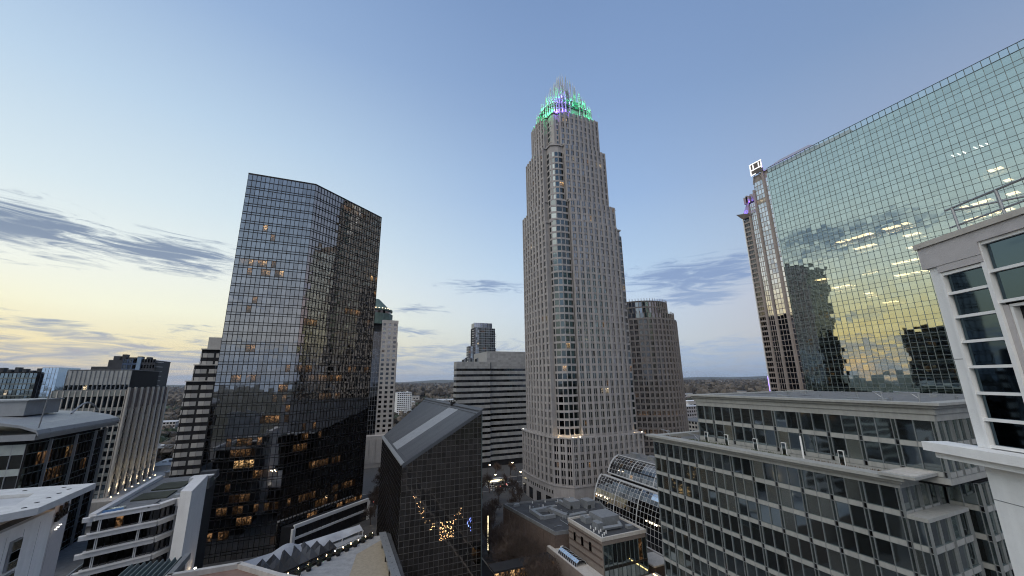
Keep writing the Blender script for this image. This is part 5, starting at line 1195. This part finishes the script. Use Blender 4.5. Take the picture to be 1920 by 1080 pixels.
for x, y, lab in ((84, 226, 'street lamp by the crossing between the wedge and striped blocks'), (100, 226, 'street lamp at the left foot of the tallest skyscraper'), (90, 252, 'street lamp on the far kerb below the striped block'), (106, 252.2, 'street lamp on the far kerb nearest the tallest skyscraper'), (24, 226, 'street lamp in the gap left of the wedge building'), (30, 252.5, 'street lamp on the far kerb seen left of the wedge'), (19.5, 196, 'street lamp at the white-framed lobby of the dark tower')):
    lamp(x, y, lab)
def car(x, y, rz, col, lab):
    t = Thing('parked_car', lab, 'car', (x, y, .01), 'cars on the avenue'); t.root.rotation_euler = (0, 0, rz); L0 = t.loc; t.loc = (0, 0, 0)
    body = pmat('car paint '+str(col), col, .3, .2, var=.05, spec=.5)
    b = MB(); pr = [(-2.2, .35), (2.2, .35), (2.25, .75), (1.3, .92), (-2.0, .95), (-2.25, .7)]
    def ext(mb, pr, w): 
        n = len(pr); i = len(mb.v); mb.v += [(a, -w, c) for a, c in pr]+[(a, w, c) for a, c in pr]
        for k in range(n): mb.f.append((i+k, i+(k+1) % n, i+n+(k+1) % n, i+n+k))
        mb.f.append(tuple(i+k for k in reversed(range(n)))); mb.f.append(tuple(i+n+k for k in range(n))); return mb
    t.part('body', ext(b, pr, .9), body); t.part('cabin', ext(MB(), [(1.2, .92), (.6, 1.42), (-1.2, 1.45), (-1.9, .95)], .76), G_DARK); t.part('roof', MB().box(-1.15, .55, -.7, .7, 1.44, 1.5), body)
    for sx in (-1.35, 1.4):
        for sy in (-.9, .9):
            m = MB().tube((sx, sy-.1, .33), (sx, sy+.1, .33), .33, .33, 12); w_ = t.part('wheel', m, MULL); t.part('rim', MB().tube((sx, sy-.11, .33), (sx, sy+.11, .33), .2, .2, 8), MULLL, w_)
    for sy in (-.6, .6): t.part('headlight', MB().box(2.2, 2.3, sy-.18, sy+.18, .6, .75), BULBW); t.part('taillight', MB().box(-2.3, -2.2, sy-.18, sy+.18, .68, .82), emat('tail lamp', (1, .05, .03), 4))
cs = [((.45, .46, .47), 'silver'), ((.05, .05, .055), 'black'), ((.5, .5, .5), 'white'), ((.25, .05, .05), 'dark red'), ((.08, .1, .16), 'navy')]
for k, (x, y, rz) in enumerate(((86, 231, 0), (93, 231.3, 0), (88, 247, math.pi), (99, 246.6, math.pi), (77, 234, 0), (22, 232, 0), (30, 246, math.pi), (24, 246.5, math.pi), (48.9, 176, math.pi/2), (45.8, 190, -math.pi/2), (98, 233.5, 0))):
    c, cn = cs[k % 5]; where = ('in the near lane by the crossing', 'in the near lane left of the tallest skyscraper', 'in the far lane below the striped block', 'in the far lane nearest the tallest skyscraper', 'just right of the wedge building', 'in the gap left of the wedge, near lane', 'in the gap left of the wedge, far lane ahead', 'in the gap left of the wedge, far lane behind', 'driving up the dark side street', 'coming down the dark side street', 'beside the lit bus')[k]
    car(x, y, rz, c, cn+' car '+where)
t = Thing('city_bus', 'lit city bus stopped on the avenue left of the tallest skyscraper', 'bus', (92, 240, 0)); t.loc = (92, 240, 0)
t.part('body', MB().box(86.5, 97.5, 238.8, 241.2, .5, 1.5).box(86.5, 97.5, 238.8, 241.2, 2.6, 3.1), pmat('bus paint', (.4, .42, .44), .4, var=.05)); t.part('interior', MB().box(86.7, 97.3, 239, 241, 1.5, 2.6), emat('bus interior light', (1, .85, .5), 3))
for k in range(8): t.part('window_post', MB().box(86.6+k*1.5, 86.75+k*1.5, 238.82, 238.95, 1.5, 2.6), MULL)
for x in (88.6, 95.2): t.part('wheel', MB().tube((x, 238.75, .5), (x, 239.1, .5), .48, .48, 12), MULL)

# ================================================================== LOW ROOFS AND FAR BUILDINGS
def block(name, lab, cat, x0, x1, y0, y1, h, wm, rm, grp=None, win=True, sh=3.4, gm=G_STRIP):
    t = Thing(name, lab, cat, ((x0+x1)/2, (y0+y1)/2, 0), grp)
    t.part('wall', MB().box(x0+.3, x1-.3, y0+.3, y1, 0, h), wm); t.part('roof', MB().box(x0-.1, x1+.1, y0-.1, y1+.1, h, h+.5), rm)
    if win:
        n = max(2, int((x1-x0)/3.2)); ns = max(1, int(h/sh)); hh = h/ns
        facade(t, line((x0, y0), (x1, y0), n), 0, [(hh*.45, 's'), (hh*.55, 'p')]*ns, (1.1, .1, wm), None, (.05, wm), .2, 1, pick=lambda i, j, k: LIT_D if random.random() < .04 else gm)
        s = (x0, y1), (x0, y0)
        if x0 < 0: s = (x1, y0), (x1, y1)
        n = max(2, int((y1-y0)/3.2)); facade(t, line(s[0] if x0 >= 0 else s[0], s[1], n), 0, [(hh*.45, 's'), (hh*.55, 'p')]*ns, (1.1, .1, wm), None, (.05, wm), .2, 1, pick=gm)
    for k in range(3): t.part('rooftop_unit', MB().box(x0+(x1-x0)*(.2+.25*k), x0+(x1-x0)*(.2+.25*k)+2.2, y0+(y1-y0)*.4, y0+(y1-y0)*.4+2, h+.5, h+1.6+.4*k), METAL if k % 2 else WTRIM)
    t.finish(40, 9)
block('low_white_roof_building', 'low building with a bright white roof between the ribbed and stepped blocks', 'building', -106, -92, 325, 352, 12, WHITE, ROOFL, win=False)
block('low_grey_roof_building', 'low grey building with roof vents beside the stepped block base', 'building', -90, -76, 300, 322, 12, CONC, ROOFL, win=False)
block('low_concrete_deck', 'low concrete deck roof at the foot of the stepped block', 'building', -90, -56, 215, 240, 9, CONC, ROOFM, win=False)
block('apartment_row', 'pale long apartment row with dark windows behind the ribbed block', 'apartment block', -255, -190, 640, 668, 15, STONE_L, ROOFL)
block('parking_deck', 'dark brick parking deck in front of the pale apartment row', 'parking deck', -150, -100, 432, 465, 9.5, BRICK, ROOFM)
block('white_apartment_block', 'white gridded apartment block peeking out between the domed tower and the wedge roof', 'apartment block', 88, 112, 700, 730, 42, WHITE, ROOFL, sh=3.2)
block('low_long_house', 'long low pale building behind the wedge roof ridge', 'building', 110, 150, 720, 745, 9, STONE_L, ROOFL)
block('tan_office_block', 'tan low-rise office behind the wedge roof, left of the striped block', 'building', 118, 170, 560, 600, 34, STONE_L, ROOFL)
block('pale_midrise', 'pale mid-rise behind the cream mid-rise, right of the round tower', 'building', 330, 380, 330, 360, 30, GRAYST, ROOFL)
block('grey_parking_building', 'grey low parking building right of the round tower', 'building', 300, 345, 262, 300, 22, CONC, ROOFM)
block('dark_glass_lowrise', 'dark glass low-rise in front of the far glass slab, left edge', 'building', -190, -130, 235, 250, 43, BRICK, ROOFM)
block('brown_low_block', 'brown low block below the far glass slab at the left edge', 'building', -185, -142, 300, 318, 50, BRICK, ROOFM, gm=G_DARK)
rgf = random.Random(17)
WALLS = [WHITE, STONE_L, CONC, GRAYST, BRICK]
for k in range(110):
    a = rgf.choice((rgf.uniform(-22, -16), rgf.uniform(3, 15), rgf.uniform(3, 15), rgf.uniform(46, 58), rgf.uniform(46, 58), rgf.uniform(46, 58))); d = rgf.uniform(700, 2200) if k < 46 else rgf.uniform(1500, 6500)
    x, y = d*math.sin(R(a)), d*math.cos(R(a)); w_, l_, h = rgf.uniform(14, 46), rgf.uniform(12, 26), rgf.uniform(5, 13)
    WI = rgf.randrange(5)
    t = Thing('far_low_building', ('white', 'cream', 'concrete', 'grey', 'brick')[WI]+' low building among far trees '+('between ribbed and stepped blocks', 'between domed tower and striped block', 'right of the round tower')[0 if a < 0 else 1 if a < 20 else 2], 'building', (x, y, 0), 'low buildings on the far plain')
    wm_ = WALLS[WI]; t.part('wall', MB().box(x-w_/2, x+w_/2, y-l_/2, y+l_/2, 0, h+6), wm_); t.part('roof', MB().box(x-w_/2-.4, x+w_/2+.4, y-l_/2-.4, y+l_/2+.4, h+6, h+6.7), rgf.choice((ROOFL, ROOFM, WTRIM)))
    for q in range(4 if d < 1500 else 0): t.part('window', MB().box(x-w_/2+w_*(.1+.22*q), x-w_/2+w_*(.22+.22*q), y-l_/2-.06, y-l_/2, h*.35+6, h*.6+6), G_STRIP)

# woodland mass
ICO_V, ICO_F = None, None
ph = (1+5**.5)/2
iv = np.array([(-1, ph, 0), (1, ph, 0), (-1, -ph, 0), (1, -ph, 0), (0, -1, ph), (0, 1, ph), (0, -1, -ph), (0, 1, -ph), (ph, 0, -1), (ph, 0, 1), (-ph, 0, -1), (-ph, 0, 1)])/math.sqrt(1+ph*ph)
iface = np.array([(0,11,5),(0,5,1),(0,1,7),(0,7,10),(0,10,11),(1,5,9),(5,11,4),(11,10,2),(10,7,6),(7,1,8),(3,9,4),(3,4,2),(3,2,6),(3,6,8),(3,8,9),(4,9,5),(2,4,11),(6,2,10),(8,6,7),(9,8,1)])
def wood(name, mat, n, d0, d1, seed, r0, r1, pw=1.0, az=(-33, 84), lobes=3):
    rs = np.random.RandomState(seed); vs, fs = [], []; 
    d = d0*(d1/d0)**(rs.rand(n)**pw); a = np.radians(rs.uniform(az[0], az[1], n)); c = 0
    for k in range(n):
        x, y = d[k]*math.sin(a[k]), d[k]*math.cos(a[k])
        if -345 < x < 425 and y < 425: continue
        for q in range(lobes):
            r = rs.uniform(r0, r1); jit = 1+rs.uniform(-.35, .35, (12, 1)); v = iv*jit*np.array((r, r, r*rs.uniform(.7, 1.2)))
            v = v+np.array((x+rs.uniform(-r, r)*.9, y+rs.uniform(-r, r)*.9, r*.9+rs.uniform(0, r*.8))); vs.append(v); fs.append(iface+c); c += 12
    v = np.concatenate(vs); f = np.concatenate(fs); me = bpy.data.meshes.new(name); me.from_pydata(v.tolist(), [], f.tolist()); me.materials.append(mat); me.update()
    o = link(name, me, None, 'stuff'); return o
W1 = pmat('bare wood crowns', (.085, .072, .058), .95, var=.5, scale=.05, island=.6); W2 = pmat('pine crowns', (.04, .055, .035), .95, var=.4, scale=.05, island=.5)
tag(wood('near_woodland', W1, 5200, 420, 1500, 1, 3.0, 5.5, .9), 'brown leafless woodland spreading behind the city blocks', 'woodland')
tag(wood('pine_woodland', W2, 2200, 420, 2600, 2, 3.0, 5.5, .9), 'dark green pines scattered through the far woodland', 'woodland')
tag(wood('distant_woodland', W1, 9000, 1400, 9000, 3, 6, 13, 1.0, lobes=2), 'hazy woodland running to the horizon', 'woodland')

# air
hz = bpy.data.materials.new('haze air'); hz.use_nodes = True; N_, L_ = hz.node_tree.nodes, hz.node_tree.links
for n_ in list(N_):
    if n_.type != 'OUTPUT_MATERIAL': N_.remove(n_)
pv = N_.new('ShaderNodeVolumePrincipled'); pv.inputs['Color'].default_value = (.80, .87, 1, 1); pv.inputs['Density'].default_value = 0.00003; pv.inputs['Anisotropy'].default_value = 0.2
L_.new(pv.outputs[0], [n_ for n_ in N_ if n_.type == 'OUTPUT_MATERIAL'][0].inputs['Volume'])
HAZE = True
if HAZE:
    o = structure('haze', MB().box(-19000, 19000, -6500, 19000, -3.2, 285), hz, kind='stuff'); tag(o, 'thin blue evening haze over the whole city', 'haze')
    SC.cycles.volume_bounces = 0
